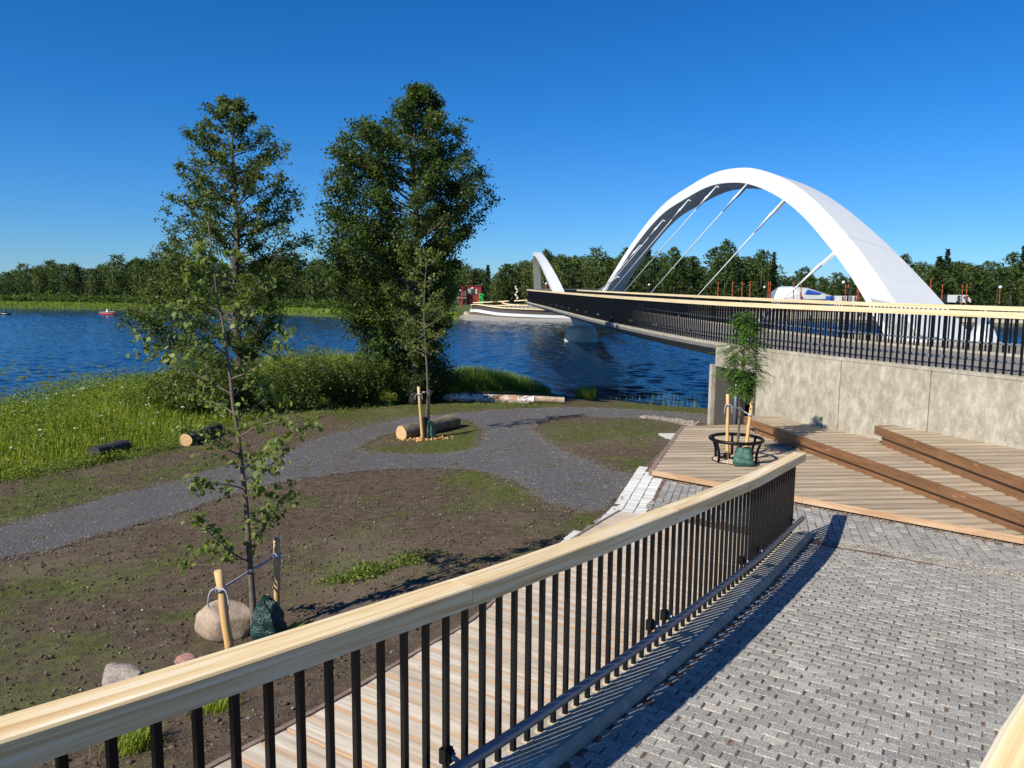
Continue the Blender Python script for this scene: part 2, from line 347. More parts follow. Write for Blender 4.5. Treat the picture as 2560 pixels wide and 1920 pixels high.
def mat_water():
    m, n, l, p = newmat('river_water'); pos = geo_pos(n)
    p.inputs['Base Color'].default_value = (.004, .024, .066, 1); p.inputs['Roughness'].default_value = .09; p.inputs['IOR'].default_value = 1.33
    a = noise(n, l, mapping(n, l, pos, (1, 1.7, 1), (0, 0, .5)), 1.1, 3, .55); b = noise(n, l, mapping(n, l, pos, (1, 1.5, 1), (0, 0, -.4)), 3.6, 3, .6)
    c = noise(n, l, pos, .05, 3)
    h = math_(n, l, 'MULTIPLY', math_(n, l, 'ADD', math_(n, l, 'MULTIPLY', a, .6), math_(n, l, 'MULTIPLY', b, .28)), math_(n, l, 'ADD', math_(n, l, 'MULTIPLY', c, .9), .45))
    bump(n, l, h, .6, .12, p); return m
M['water'] = mat_water()
def mat_rock(name, c1, c2, c3):
    m, n, l, p = newmat(name); pos = geo_pos(n); f = noise(n, l, pos, 6, 7, .7, .5); g = noise(n, l, pos, 60, 4, .7)
    col = mixc(n, l, .35, ramp(n, l, f, [(.35, c1), (.5, c2), (.65, c3)]), ramp(n, l, g, [(.4, c1), (.6, c3)]))
    l.new(col, p.inputs['Base Color']); p.inputs['Roughness'].default_value = .85; bump(n, l, g, .7, .015, p); return m
M['rock'] = mat_rock('granite_rock', (.20, .15, .11), (.38, .29, .21), (.52, .42, .32))
M['rock_red'] = mat_rock('red_rock', (.22, .10, .08), (.36, .19, .15), (.48, .32, .26))
M['rock_grey'] = mat_rock('grey_rock', (.10, .09, .085), (.26, .22, .19), (.46, .38, .32))
def mat_birchbark():
    m, n, l, p = newmat('birch_bark'); v = coords(n, 'UV')
    a = noise(n, l, mapping(n, l, v, (2.6, 3.4, 1)), 1.6, 5, .7, 1.4); b = noise(n, l, mapping(n, l, v, (9, 1.2, 1)), 2., 4, .7); c = noise(n, l, v, .55, 2)
    col = ramp(n, l, a, [(.42, (.03, .025, .02)), (.47, (.22, .12, .07)), (.51, (.60, .57, .52)), (.62, (.72, .71, .67))])
    col = mixc(n, l, ramp(n, l, b, [(.58, (0, 0, 0)), (.64, (.9, .9, .9))]), col, (.05, .04, .035))
    col = mixc(n, l, ramp(n, l, c, [(.56, (0, 0, 0)), (.60, (.85, .85, .85))]), col, (.34, .17, .09))
    l.new(col, p.inputs['Base Color']); p.inputs['Roughness'].default_value = .7; bump(n, l, a, .6, .03, p); return m
M['birch_bark'] = mat_birchbark()
def mat_logend():
    m, n, l, p = newmat('log_end'); v = coords(n, 'UV')
    w = n.new('ShaderNodeTexWave'); w.wave_type = 'RINGS'; w.rings_direction = 'Z'; w.inputs['Scale'].default_value = 5; w.inputs['Distortion'].default_value = 2.
    l.new(v, w.inputs['Vector'])
    col = ramp(n, l, w.outputs['Fac'], [(.2, (.50, .30, .12)), (.8, (.68, .48, .25))]); f = noise(n, l, v, 2.5, 4)
    l.new(mixc(n, l, ramp(n, l, f, [(.45, (0, 0, 0)), (.7, (.6, .6, .6))]), col, (.42, .20, .06)), p.inputs['Base Color']); p.inputs['Roughness'].default_value = .8; return m
M['log_end'] = mat_logend()

# ------------------------------------------------------------------ the lie of the land
RA = np.array([.85, -.53]); RB = np.array([.53, .85]); KR = .098       # ramp: across, down the slope, gradient
LZ = -3.70                                                           # level paving
def RZ(x, y): return -2.81 - KR * ((x - .08) * RB[0] + (y - 4.39) * RB[1])   # kerb top / boardwalk plane
def HZ(x, y): return np.maximum(LZ, RZ(x, y) - .10)                   # paved surface
def fix(u, v, f, z0):
    z = z0
    for _ in range(40): p = PZ(u, v, z); z = .5 * z + .5 * float(f(p[0], p[1]))
    return PZ(u, v, z)
def PH(u, v): return fix(u, v, HZ, -3.5)
def PD(u, v): return fix(u, v, RZ, -3.2)
ctrl = [(-1.51, 4.34, -2.84), (-1.03, 5.24, -2.93), (-.65, 6.02, -3.02), (-.37, 6.86, -3.10), (-2.1, 3.3, -2.74), (-2.8, 1.5, -2.65),
        (1.0, 7, -3.2), (3, 9, -3.5), (0, 3, -2.9), (6, 8, -3.7), (6, 15, -3.8), (6, 19, -3.9), (4.5, 22.5, -4.1), (9, 17, -3.9), (1.0, 0, -2.7)]
for u, v, z in [(635, 1590, -3.70), (0, 1550, -3.85), (300, 1700, -3.55), (450, 1600, -3.68), (0, 1880, -3.3), (900, 1400, -3.72), (1250, 1345, -3.6), (0, 1300, -4.1),
                (400, 1180, -4.15), (800, 1120, -4.2), (1065, 1098, -4.2), (1000, 1200, -4.05), (1300, 1100, -4.12), (1480, 1230, -3.82), (1600, 1130, -3.85),
                (1434, 1342, -3.60), (1480, 1305, -3.66), (1552, 1238, -3.72), (1595, 1181, -3.74), (1638, 1140, -3.75), (1680, 1107, -3.76), (1711, 1066, -3.82), (1700, 1050, -4.0),
                (1750, 1024, -4.6), (1500, 1003, -4.58), (1300, 975, -4.55), (1100, 965, -4.55), (700, 960, -4.5), (400, 985, -4.5), (0, 1060, -4.42), (-400, 1120, -4.4), (1850, 1040, -4.55)]:
    ctrl.append(tuple(PZ(u, v, z)))
for u, v in [(-900, 1130), (-400, 1100), (0, 1045), (400, 975), (700, 925), (980, 925), (1130, 940), (1300, 962), (1500, 990), (1750, 1012), (1900, 1020), (2300, 1040)]:
    p = PZ(u, v, WZ); ctrl.append((p[0], p[1], WZ - .08)); d = p[:2] / np.linalg.norm(p[:2]); q = p[:2] + d * 5; ctrl.append((q[0], q[1], -5.9))
ctrl = np.array(ctrl, float)
_d = np.linalg.norm(ctrl[:, None, :2] - ctrl[None, :, :2], axis=2)
_A = np.zeros((len(ctrl) + 1,) * 2); _A[:-1, :-1] = _d + np.eye(len(ctrl)) * -.12; _A[-1, :-1] = 1; _A[:-1, -1] = 1
_w = np.linalg.solve(_A, np.append(ctrl[:, 2], 0))
def G0(x, y):
    x = np.asarray(x, float); y = np.asarray(y, float); s = np.full(np.broadcast(x, y).shape, _w[-1])
    for i in range(len(ctrl)): s = s + _w[i] * np.sqrt((x - ctrl[i, 0])**2 + (y - ctrl[i, 1])**2 + .05)
    return s
def G(x, y): return G0(x, y) + .035 * vnoise(x, y, 3, .45) + .012 * vnoise(x, y, 5, 1.8)
def PG(u, v): return fix(u, v, lambda a, b: G(a, b), -4.)
# hard-landscaped outline (boardwalk, setts, terrace)
edge_l = [PD(*q) for q in [(640, 1857), (770, 1788), (913, 1707), (1073, 1612), (1173, 1555), (1300, 1450), (1434, 1346), (1552, 1275)]]
bw_left = np.vstack([[edge_l[0] + (edge_l[0] - edge_l[1]) * 5, edge_l[0] + (edge_l[0] - edge_l[1]) * 2], edge_l])
sett_l = [PH(*q) for q in [(1434, 1340), (1479, 1304), (1522, 1273), (1552, 1237), (1571, 1212), (1595, 1180), (1638, 1139), (1680, 1106)]]
ter_z = -3.58
tA, tB, tC, tD = [PZ(*q, ter_z) for q in [(1632, 1175), (1850, 1214), (2007, 1243), (2558, 1342)]]; tD2 = tD + (tD - tC) * .5
tE = PZ(1711, 1065, ter_z); tF = PZ(1900, 1062, ter_z)
hard = np.vstack([bw_left[:-1, :2] + [.12, 0], [sett_l[1][:2] + [.12, 0]], [s[:2] + [.12, 0] for s in sett_l[2:]], [tE[:2] + [.1, -.15]], [tF[:2]], [[9, 21], [14, 12], [14, -2], [-3, -2]]])

gx = np.concatenate([np.linspace(-90, -14, 30)[:-1], np.arange(-14, 6, .13), np.linspace(6, 26, 26)]); gy = np.concatenate([np.linspace(-4, 2.4, 14)[:-1], np.arange(2.4, 30, .13), np.linspace(30, 46, 22)])
X, Y = np.meshgrid(gx, gy); Z = G(X, Y); Z = Z + .010 * rng.standard_normal(Z.shape) * ((X > -14) & (X < 6) & (Y < 20))
Z = np.where(inside(hard, X, Y), np.minimum(Z, -4.3), Z)
nx, ny = len(gx), len(gy); idx = np.arange(nx * ny).reshape(ny, nx)
Fq = np.stack([idx[:-1, :-1], idx[:-1, 1:], idx[1:, 1:], idx[1:, :-1]], -1).reshape(-1, 4)
me = mesh('ground', np.stack([X, Y, Z], -1).reshape(-1, 3), Fq, M['soil'], True)
a = me.attributes.new('moss', 'FLOAT', 'POINT'); a.data.foreach_set('value', (vnoise(X, Y, 11, .35) * .6 + np.clip((Y - 19) / 8, 0, 1) * .35).astype(np.float32).ravel())
tag(obj('ground', me), kind='structure')
rr_ = np.exp(np.linspace(math.log(19), math.log(175), 620)); aa_ = np.linspace(RAD(-46), RAD(46), 640)
wx, wy = rr_[:, None] * np.sin(aa_)[None], rr_[:, None] * np.cos(aa_)[None]; wz = np.zeros_like(wx); wr = np.random.default_rng(42)
gust = .55 + .45 * np.clip(.5 + vnoise(wx, wy, 31, .035), 0, 1.3)
for k in range(34):
    lam = float(np.exp(wr.uniform(math.log(.32), math.log(1.7)))); th_ = wr.normal(.9, .75); kx, ky = 2 * pi / lam * cos(th_), 2 * pi / lam * sin(th_)
    wz += lam * .0066 * np.sin(kx * wx + ky * wy + wr.uniform(0, 6.28) + 1.2 * np.sin(.21 * kx * wy / (1 + lam) + k))
wz *= gust * np.clip((rr_[:, None] - 19) / 3, 0, 1); nw, nv = wx.shape; iw_ = np.arange(nw * nv).reshape(nw, nv)
Fw = np.stack([iw_[:-1, :-1], iw_[1:, :-1], iw_[1:, 1:], iw_[:-1, 1:]], -1).reshape(-1, 4); Fw = Fw[:, ::-1]
Vw = np.vstack([np.stack([wx, wy, wz + WZ], -1).reshape(-1, 3), [(-1500, -20, WZ - .12), (1500, -20, WZ - .12), (1500, 1500, WZ - .12), (-1500, 1500, WZ - .12)]])
Fw = np.vstack([Fw, [[nw * nv, nw * nv + 1, nw * nv + 2, nw * nv + 3]]])
tag(obj('water', mesh('water', Vw, Fw, M['water'], True)), kind='structure')

def nearest_on(poly, p):
    poly = np.asarray(poly)[:, :2]; A = poly; B = np.roll(poly, -1, 0); d = B - A
    t = np.clip(((p - A) * d).sum(1) / ((d * d).sum(1) + 1e-9), 0, 1); q = A + d * t[:, None]
    return q[np.argmin(((q - p)**2).sum(1))]
def sheet(name, poly, holes, step, zf, mat, off, soft=None):
    poly = np.asarray(poly)[:, :2]; lo = poly.min(0) - step; hi = poly.max(0) + step
    xs = np.arange(lo[0], hi[0], step); ys = np.arange(lo[1], hi[1], step); X, Y = np.meshgrid(xs, ys)
    cx, cy = X[:-1, :-1] + step / 2, Y[:-1, :-1] + step / 2; ins = inside(poly, cx, cy)
    for h in holes: ins &= ~inside(h, cx, cy)
    pad = np.pad(ins, 1); nin = pad[:-1, :-1].astype(int) + pad[1:, :-1] + pad[:-1, 1:] + pad[1:, 1:]
    P = np.stack([X, Y], -1); bd = (nin > 0) & (nin < 4)
    for j, i in np.argwhere(bd):
        c = [nearest_on(q, P[j, i]) for q in [poly] + list(holes)]; dd = [np.linalg.norm(q - P[j, i]) for q in c]; k = int(np.argmin(dd))
        if dd[k] < step * 1.5: P[j, i] = c[k]
    idx = np.arange(X.size).reshape(X.shape)
    Fq = np.stack([idx[:-1, :-1][ins], idx[:-1, 1:][ins], idx[1:, 1:][ins], idx[1:, :-1][ins]], -1)
    V = np.concatenate([P, (zf(P[..., 0], P[..., 1]) + off)[..., None]], -1).reshape(-1, 3)
    keep = np.zeros(len(V), bool); keep[Fq.ravel()] = True; mp = np.cumsum(keep) - 1
    me = mesh(name, V[keep], mp[Fq], mat, True); W = V[keep]
    if soft:
        e = np.zeros(len(W)); bq = bd.ravel()[keep]
        e = np.where(bq, .9, np.clip(soft * vnoise(W[:, 0], W[:, 1], 21, .8) * .5, 0, .35)).astype(np.float32)
        a = me.attributes.new('moss', 'FLOAT', 'POINT'); a.data.foreach_set('value', e)
    return obj(name, me)
def wob(P, amp, step=.35, seed=0):
    P = resample(np.vstack([P, P[:1]]), step)[:-1]; r = np.random.default_rng(seed); return P[:, :2] + r.normal(0, amp, (len(P), 2))
path_o = [PG(*D(*q)) for q in [(-60, 1152), (0, 1137), (150, 1098), (300, 1058), (450, 1018), (600, 978), (700, 943), (800, 920), (870, 905), (1000, 892), (1100, 886), (1250, 881), (1400, 887), (1500, 893), (1570, 900), (1590, 912), (1480, 914), (1380, 905), (1250, 899), (1180, 907), (1152, 925), (1200, 963), (1280, 998), (1340, 1022), (1375, 1024)]]
path_o += [p + [-.06, 0, 0] for p in (PH(1571, 1212), PH(1552, 1237), PH(1522, 1273))]
path_o += [PG(*D(*q)) for q in [(1290, 1108), (1240, 1100), (1180, 1085), (1140, 1060), (1100, 1036), (1050, 1021), (950, 1012), (800, 1018), (640, 1036), (540, 1058), (450, 1086), (400, 1105), (250, 1150), (100, 1190), (0, 1208), (-60, 1222)]]
isl = [PG(*D(*q)) for q in [(768, 972), (800, 952), (850, 935), (930, 915), (990, 905), (1030, 918), (1040, 945), (1025, 968), (960, 980), (860, 981)]]
po = wob(spline(np.array(path_o), .3), .035, .3, 1); hi_ = wob(spline(np.array(isl + isl[:1]), .3)[:-1], .03, .3, 2)
tag(sheet('gravel_path', po, [hi_], .14, G, M['path'], .012, 1.), kind='structure')

# far bank
far_sh = [PZ(u, v, WZ) for u, v in [(-2600, 752), (-1200, 757), (-600, 762), (0, 769), (400, 777), (700, 786), (900, 796), (1080, 801), (1118, 802), (1250, 803), (1430, 803), (1500, 803), (1650, 800), (1900, 797), (2200, 803), (2560, 812), (3000, 822), (3900, 850)]]
far_sh = np.array(far_sh); V = []; 
for k, (dz, dy) in enumerate([(-.6, -1.5), (.12, 0), (.5, 1.5), (.75, 6), (1.3, 20), (1.8, 60), (2.2, 300), (2.2, 1400)]):
    for p in far_sh:
        if 1100 < 1280 + F * p[0] / p[1] < 1480: dz_ = [-.6, -.3, -.3, -.2, 1.5, 1.9, 2.2, 2.2][k]
        else: dz_ = dz
        V.append((p[0] * (1 + dy / 110), p[1] + dy * .97, WZ + dz_))
m_ = len(far_sh); Fq = np.array([[k * m_ + i, k * m_ + i + 1, (k + 1) * m_ + i + 1, (k + 1) * m_ + i] for k in range(7) for i in range(m_ - 1)])
M['bank'] = mat_joint('far_bank_grass', (.035, .055, .012), (.06, .09, .02), (.10, .13, .035), 3)
tag(obj('far_bank', mesh('far_bank', V, Fq, M['bank'], True)), kind='structure')
def FZ(dy): return WZ + float(np.interp(dy, [-1.5, 0, 1.5, 6, 20, 60, 300], [-.6, .12, .5, .75, 1.3, 1.8, 2.2]))
def far_at(u, back):      # stand something on the far bank, `back` metres behind the waterline seen at column u
    Yw = float(np.interp(u, [1280 + F * p[0] / p[1] for p in far_sh], far_sh[:, 1])) + back
    p = ray(u, 760) * Yw; return np.array([p[0], Yw, FZ(back)])

# ------------------------------------------------------------------ near railing path
pts = [(165, 1886), (283, 1845), (392, 1807), (495, 1771), (590, 1736), (677, 1703), (759, 1674), (833, 1647), (901, 1621), (966, 1598), (1025, 1575), (1080, 1555), (1132, 1536), (1181, 1518), (1227, 1499), (1270, 1484), (1310, 1467), (1346, 1452), (1381, 1439), (1414, 1425), (1480, 1399), (1558, 1367), (1628, 1337), (1690, 1311), (1729, 1293), (1787, 1269), (1850, 1242), (1900, 1216), (1952, 1191), (2005, 1157)]
def march(i0, z0, k):
    out = {}; P = PZ(*pts[i0], z0); out[i0] = P
    for r_, sg in ((range(i0 + 1, len(pts)), -1), (range(i0 - 1, -1, -1), 1)):
        Q = P
        for i in r_:
            z = Q[2]
            for _ in range(30): N = PZ(*pts[i], z); z = Q[2] + sg * k * np.linalg.norm((N - Q)[:2])
            out[i] = N; Q = N
    return np.array([out[i] for i in range(len(pts))])
rp = march(16, -1.76, KR)
pre = rp[0] + (rp[0] - rp[3]) * 4; pre[2] = rp[0][2] + .1 * np.linalg.norm((pre - rp[0])[:2])
endd = (rp[-1] - rp[-3]) / np.linalg.norm(rp[-1] - rp[-3])
edge_ = resample(np.vstack([pre, (pre + rp[0]) / 2, rp[::3], rp[-1:], rp[-1:] + endd * .33]), .08, smooth=12)
et_ = frames(edge_); en_ = unit0(np.stack([et_[:, 1], -et_[:, 0], 0 * et_[:, 0]], 1)); RW, RT_ = .175, .112
rail = edge_ - en_ * RW / 2; base = rail - [0, 0, 1.078]
sL = arclen(rail); s16 = sL[np.argmin(np.linalg.norm(rail - rp[16], axis=1))]; sEnd = sL[np.argmin(np.linalg.norm(rail - rp[-1], axis=1))]

# kerb
kx = [i for i in range(len(base))]
kb = base[:]; o_ = MB(); sec = [(-.10, -.16), (-.10, 0), (.20, .0), (.235, -.03), (.25, -.20)]
V, Fc, uv = sweep(kb, sec); o_.add(V, Fc, 0, uv); kerb = o_.build('kerb', M['kerb']); tag(kerb, kind='structure')

# railing
railing = thing('railing', 'long curving foreground railing with pale timber handrail, black balusters and low grey pipe', 'railing', loc=tuple(rail[0]))
def loc_child(o, par): o.parent = par; o.matrix_parent_inverse = Matrix.Translation(-Vector(par.location)); return o
cuts = [0, float(np.interp(1175, [p[0] for p in pts], arclen(rp)) + s16 - arclen(rp)[16]), float(np.interp(1694, [p[0] for p in pts], arclen(rp)) + s16 - arclen(rp)[16]), sL[-1]]
for a, b in zip(cuts, cuts[1:]):
    a2, b2 = a + .002, b - .002; seg = np.array([along(rail, s)[0] for s in np.linspace(a2, b2, max(3, int((b2 - a2) / .1)))])
    w = RW / 2; r = .008
    V, Fc, uv = sweep(seg, [(-w, 0), (-w, RT_ - r), (-w + r, RT_), (w - r, RT_), (w, RT_ - r), (w, 0)])
    q = MB(); q.add(V, Fc, random.random(), uv); loc_child(q.build('handrail', M['rail_wood']), railing)
bm_ = mesh('baluster', [[a * .015, b * .015, z] for z in (-.02, 1.08) for a, b in ((-1, -1), (1, -1), (1, 1), (-1, 1))], BOXF, M['black'])
gm_ = mesh('grout', [[.04 * cos(t), .04 * sin(t), z] for z in (-.01, .006) for t in np.arange(10) * 2 * pi / 10], [list(range(10))[::-1], [10 + i for i in range(10)]] + [[i, (i + 1) % 10, 10 + (i + 1) % 10, 10 + i] for i in range(10)], M['pebble'])
s = s16 - .1605 * int((s16 - .1) / .1605); k = 0; bs = []
while s < sEnd + .02:
    q, t = along(base, s); bs.append(s)
    loc_child(obj('baluster', bm_, None, tuple(q), math.atan2(t[1], t[0])), railing)
    loc_child(obj('grout_collar', gm_, None, tuple(q)), railing); s += .1605
tp = np.array([along(base, s)[0] + np.array([along(base, s)[1][1], -along(base, s)[1][0], 0]) * .125 + [0, 0, .235] for s in np.arange(.3, sEnd + .16, .08)])
q = MB(); q.tube(tp, .033, 12); loc_child(q.build('guide_pipe', M['dark_tube'], smooth=True), railing)
def at_u(u): return s16 - arclen(rp)[16] + float(np.interp(u, [p[0] for p in pts], arclen(rp)))
for u in (1135, 1648, 1690, 1880, 1915, 1995):
    sb = min(bs, key=lambda s: abs(s - at_u(u))); c, t = along(base, sb); n_ = np.array([t[1], -t[0], 0]); rz = math.atan2(t[1], t[0])
    q = MB(); q.box(c + [0, 0, .245], (.062, .05, .085), rz); q.box(c + n_ * .03 + [0, 0, .245], (.05, .02, .065), rz)
    loc_child(q.build('clamp', M['black']), railing)
    q = MB(); q.tube([c + n_ * .03 + [0, 0, .25], c + n_ * .07 + [0, 0, .245], c + n_ * .125 + [0, 0, .22]], .014, 8); q.tube([c + n_ * .04 + t * .012 + [0, 0, .262], c + n_ * .052 + t * .012 + [0, 0, .262]], .01, 6)
    loc_child(q.build('bracket', M['galv']), railing)

# ------------------------------------------------------------------ boards
def spans(poly, o, d, nrm, c):
    """intersections of the line {p: (p-o).nrm = c} with poly, as coordinates along d"""
    P = np.asarray(poly)[:, :2] - o; h = P @ nrm - c; s_ = P @ d; r = []
    for i in range(len(P)):
        j = (i + 1) % len(P)
        if (h[i] > 0) != (h[j] > 0): t = h[i] / (h[i] - h[j]); r.append(s_[i] + t * (s_[j] - s_[i]))
    return sorted(r)
def boards(name, poly, d, pitch, gap, zf, th, mat, parent, off=0., cup=0.):
    d = np.array(d) / np.linalg.norm(d); nrm = np.array([-d[1], d[0]]); P = np.asarray(poly)[:, :2]; o = P.mean(0)
    h = (P - o) @ nrm; k0 = math.floor(h.min() / pitch); k1 = math.ceil(h.max() / pitch); out = []
    for k in range(k0, k1):
        a, b = (k + off) * pitch + gap / 2, (k + 1 + off) * pitch - gap / 2
        a_, b_ = max(a, h.min() + .004), min(b, h.max() - .004)
        if b_ - a_ < .02: continue
        A = spans(P, o, d, nrm, a_); B = spans(P, o, d, nrm, b_)
        if len(A) < 2 or len(B) < 2: continue
        mid = (A[0] + A[-1] + B[0] + B[-1]) / 4; hm = (a + b) / 2; c = o + d * mid + nrm * hm; ang = math.atan2(d[1], d[0])
        z0 = float(zf(*c)); W = []
        for dz in (-th, 0):
            for (s_, hh) in ((A[0], a_), (A[-1], a_), (B[-1], b_), (B[0], b_)):
                w = o + d * s_ + nrm * hh; W.append([s_ - mid, hh - hm, float(zf(*w)) - z0 + dz - (.0 if dz else 0)])
        # gently domed upper face: a raised middle line
        W = np.array(W); w1 = (W[4] + W[7]) / 2 + [0, 0, cup]; w2 = (W[5] + W[6]) / 2 + [0, 0, cup]
        V = list(W) + [w1, w2]
        Fc = [(0, 3, 2, 1), (4, 5, 9, 8), (8, 9, 6, 7), (0, 1, 5, 4), (1, 2, 6, 9, 5), (2, 3, 7, 6), (3, 0, 4, 8, 7)]
        ob = obj(name, mesh(name, V, Fc, mat), None, (c[0], c[1], z0 + random.uniform(-.003, .003)), ang)
        loc_child(ob, parent); out.append(ob)
    return out
boardwalk = thing('boardwalk', 'pale new boardwalk between the bare soil and the foreground railing', 'boardwalk', loc=tuple(edge_l[3]))
bwR = np.array([along(base, s)[0] - np.array([along(base, s)[1][1], -along(base, s)[1][0], 0]) * .105 for s in np.linspace(0, sEnd, 60)])
bwL = spline(bw_left, .3); eo = PD(1625, 1281)
far_end = bwR[np.argmin(np.linalg.norm(bwR[:, :2] - (edge_l[-1][:2] + RA * 2.2), axis=1))]
cutk = int(np.argmin(np.linalg.norm(bwR - far_end, axis=1)))
bw_poly = np.vstack([bwL[:, :2], bwR[:cutk + 1][::-1, :2]])
boards('board', bw_poly, RA, .2, .009, lambda x, y: RZ(x, y) - .012, .035, M['pale_board'], boardwalk, cup=.002)
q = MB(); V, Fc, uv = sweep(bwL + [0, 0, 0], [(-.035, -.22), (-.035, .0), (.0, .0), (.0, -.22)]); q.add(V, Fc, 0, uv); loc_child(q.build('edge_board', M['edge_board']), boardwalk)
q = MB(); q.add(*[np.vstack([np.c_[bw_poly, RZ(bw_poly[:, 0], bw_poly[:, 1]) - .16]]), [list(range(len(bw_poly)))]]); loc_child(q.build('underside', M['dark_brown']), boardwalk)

# ------------------------------------------------------------------ bridge geometry
near = [(9.2, 14.05), (6.55, 19.9), (5.3, 24.8), (4.0, 35.8), (3.0, 49.3), (2.6, 56), (2.1, 63), (1.55, 71), (1.35, 78), (2.2, 83), (4.6, 88.5), (8.0, 96), (10, 104)]
near = np.array([(16.5, .5), (12.6, 7.2)] + near); near = spline(np.c_[near, np.full(len(near), -1.62)], .5); near = resample(near, .15, smooth=60)
T_ = frames(near); RN = np.stack([T_[:, 1], -T_[:, 0], 0 * T_[:, 0]], 1); BW = 5.15
def off_path(o, z=None):
    P = near + RN * o
    if z is not None: P = P.copy(); P[:, 2] = z
    return P
iwall = int(np.argmin(np.abs(near[:, 1] - 20.2) + 10 * (near[:, 0] > 9)))

# terrace: a platform and two benches against the retaining wall
z1, z2, z3 = ter_z, -3.25, -2.88
wallL = off_path(-.02)
terrace = thing('timber_terrace', 'weathered timber terrace with two wide steps against the concrete wall', 'terrace', loc=tuple(tA))
wall_pts = [wallL[i, :2] for i in range(iwall, 0, -12)]                 # from the abutment towards the right
b1f = [PZ(*q_, z2)[:2] for q_ in [(1875, 1047), (2150, 1141), (2350, 1210), (2560, 1282)]]; b1f.append(b1f[-1] + (b1f[-1] - b1f[-2]) * 1.5)
b1b = [PZ(1861, 1041, z2)[:2], PZ(1955, 1040, z2)[:2]]
b2f = [PZ(*q_, z3)[:2] for q_ in [(2191, 1065), (2350, 1122), (2560, 1196)]]; b2f.append(b2f[-1] + (b2f[-1] - b2f[-2]) * 1.2)
def off_in(P, k): return [p + np.array(k) for p in P]
wr = [w for w in wall_pts if w[1] < b1b[1][1] - .2]
poly1 = [tA[:2], tB[:2], tC[:2], tD[:2], tD2[:2], b1f[-1] + [.5, .3], b1f[-1] + [.25, .4]] + off_in(b1f[:-1][::-1], (.25, .3)) + [PZ(1900, 1062, z1)[:2], tE[:2]]
cut2 = [w for w in wall_pts if w[1] < b2f[0][1] + .3]
bench1 = b1f + [b1f[-1] + [1.2, .8]] + [w for w in wr if w[0] < b1f[-1][0] + 1][::-1] + [b1b[1], b1b[0]]
bp = [p for p in wr if p[0] <= b2f[-1][0] + 1.2]
b2l = PZ(2305, 1062, z3)[:2]; bench2 = b2f + [w for w in wall_pts if w[1] < b2l[1] - .1 and w[0] < b2f[-1][0] + 2][::-1] + [b2l]
TD = (1, .09)
boards('board', poly1, TD, .28, .045, lambda x, y: z1, .04, M['deck_board'], terrace, cup=.012)
boards('board', bench1, TD, .28, .045, lambda x, y: z2, .04, M['deck_board'], terrace, .3, cup=.012)
boards('board', bench2, TD, .28, .045, lambda x, y: z3, .04, M['deck_board'], terrace, .6, cup=.012)
def plank(p, q, z, h, th, mat, name, n=1, inset=0):
    p = np.array(p); q = np.array(q); L = np.linalg.norm(q - p); a = math.atan2(*(q - p)[::-1]); c = (p + q) / 2
    V = MB(); V.box((0, 0, 0), (L, th, h)); o = V.build(name, mat, None, False, (c[0], c[1], z - h / 2), a); return loc_child(o, terrace)
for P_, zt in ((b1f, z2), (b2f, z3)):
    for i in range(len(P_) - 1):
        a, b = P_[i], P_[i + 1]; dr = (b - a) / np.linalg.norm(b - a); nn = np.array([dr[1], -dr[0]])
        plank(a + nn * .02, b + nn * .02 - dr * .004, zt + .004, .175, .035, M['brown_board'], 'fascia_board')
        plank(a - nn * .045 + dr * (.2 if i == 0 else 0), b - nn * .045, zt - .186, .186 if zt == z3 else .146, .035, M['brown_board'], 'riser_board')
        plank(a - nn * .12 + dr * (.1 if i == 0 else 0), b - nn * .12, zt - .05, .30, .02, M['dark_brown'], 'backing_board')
plank(b1b[0], b1f[0], z2 + .003, .175, .035, M['brown_board'], 'fascia_board'); plank(b2l, b2f[0], z3 + .003, .175, .035, M['brown_board'], 'fascia_board')
for a, b in ((tA, tB), (tB, tC), (tC, tD), (tD, tD2)):
    plank(a[:2] - [0, .02], b[:2] - [.004, .02], z1 + .003, .10, .045, M['raw_board'], 'front_board')
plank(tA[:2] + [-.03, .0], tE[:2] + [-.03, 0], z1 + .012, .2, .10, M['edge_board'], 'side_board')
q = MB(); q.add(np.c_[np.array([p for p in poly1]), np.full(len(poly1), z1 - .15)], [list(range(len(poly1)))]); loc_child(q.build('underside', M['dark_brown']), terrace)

# ------------------------------------------------------------------ paving
lvl = [PH(*q)[:2] for q in [(1434, 1340), (1479, 1304), (1522, 1273), (1552, 1237), (1571, 1212), (1595, 1180), (1638, 1139), (1680, 1106)]]
kR = np.array([along(base, s)[0] + np.array([along(base, s)[1][1], -along(base, s)[1][0], 0]) * .26 for s in np.linspace(0, sL[-1], 80)])
pav_poly = np.vstack([bwL[-4:-1, :2] + [.05, 0], lvl[1:], [tE[:2] + [.4, 0]], [tA[:2] + [.5, .5]], [tD2[:2] + [2, .4]], [[14, 4], [14, -3], [-1, -3]], kR[:1, :2] * 0 + [-2.5, .5], bwL[2:-4, :2]])
big = np.vstack([bwL[:, :2] + [.06, 0], lvl[1:], [tA[:2] + [.3, .6]], [tD2[:2] + [1.0, .5]], [[14, 8], [12, -2], [-2, -2]]])
ramp_o = sheet('paving', big, [], .3, HZ, M['joint'], -.010); tag(ramp_o, kind='structure')
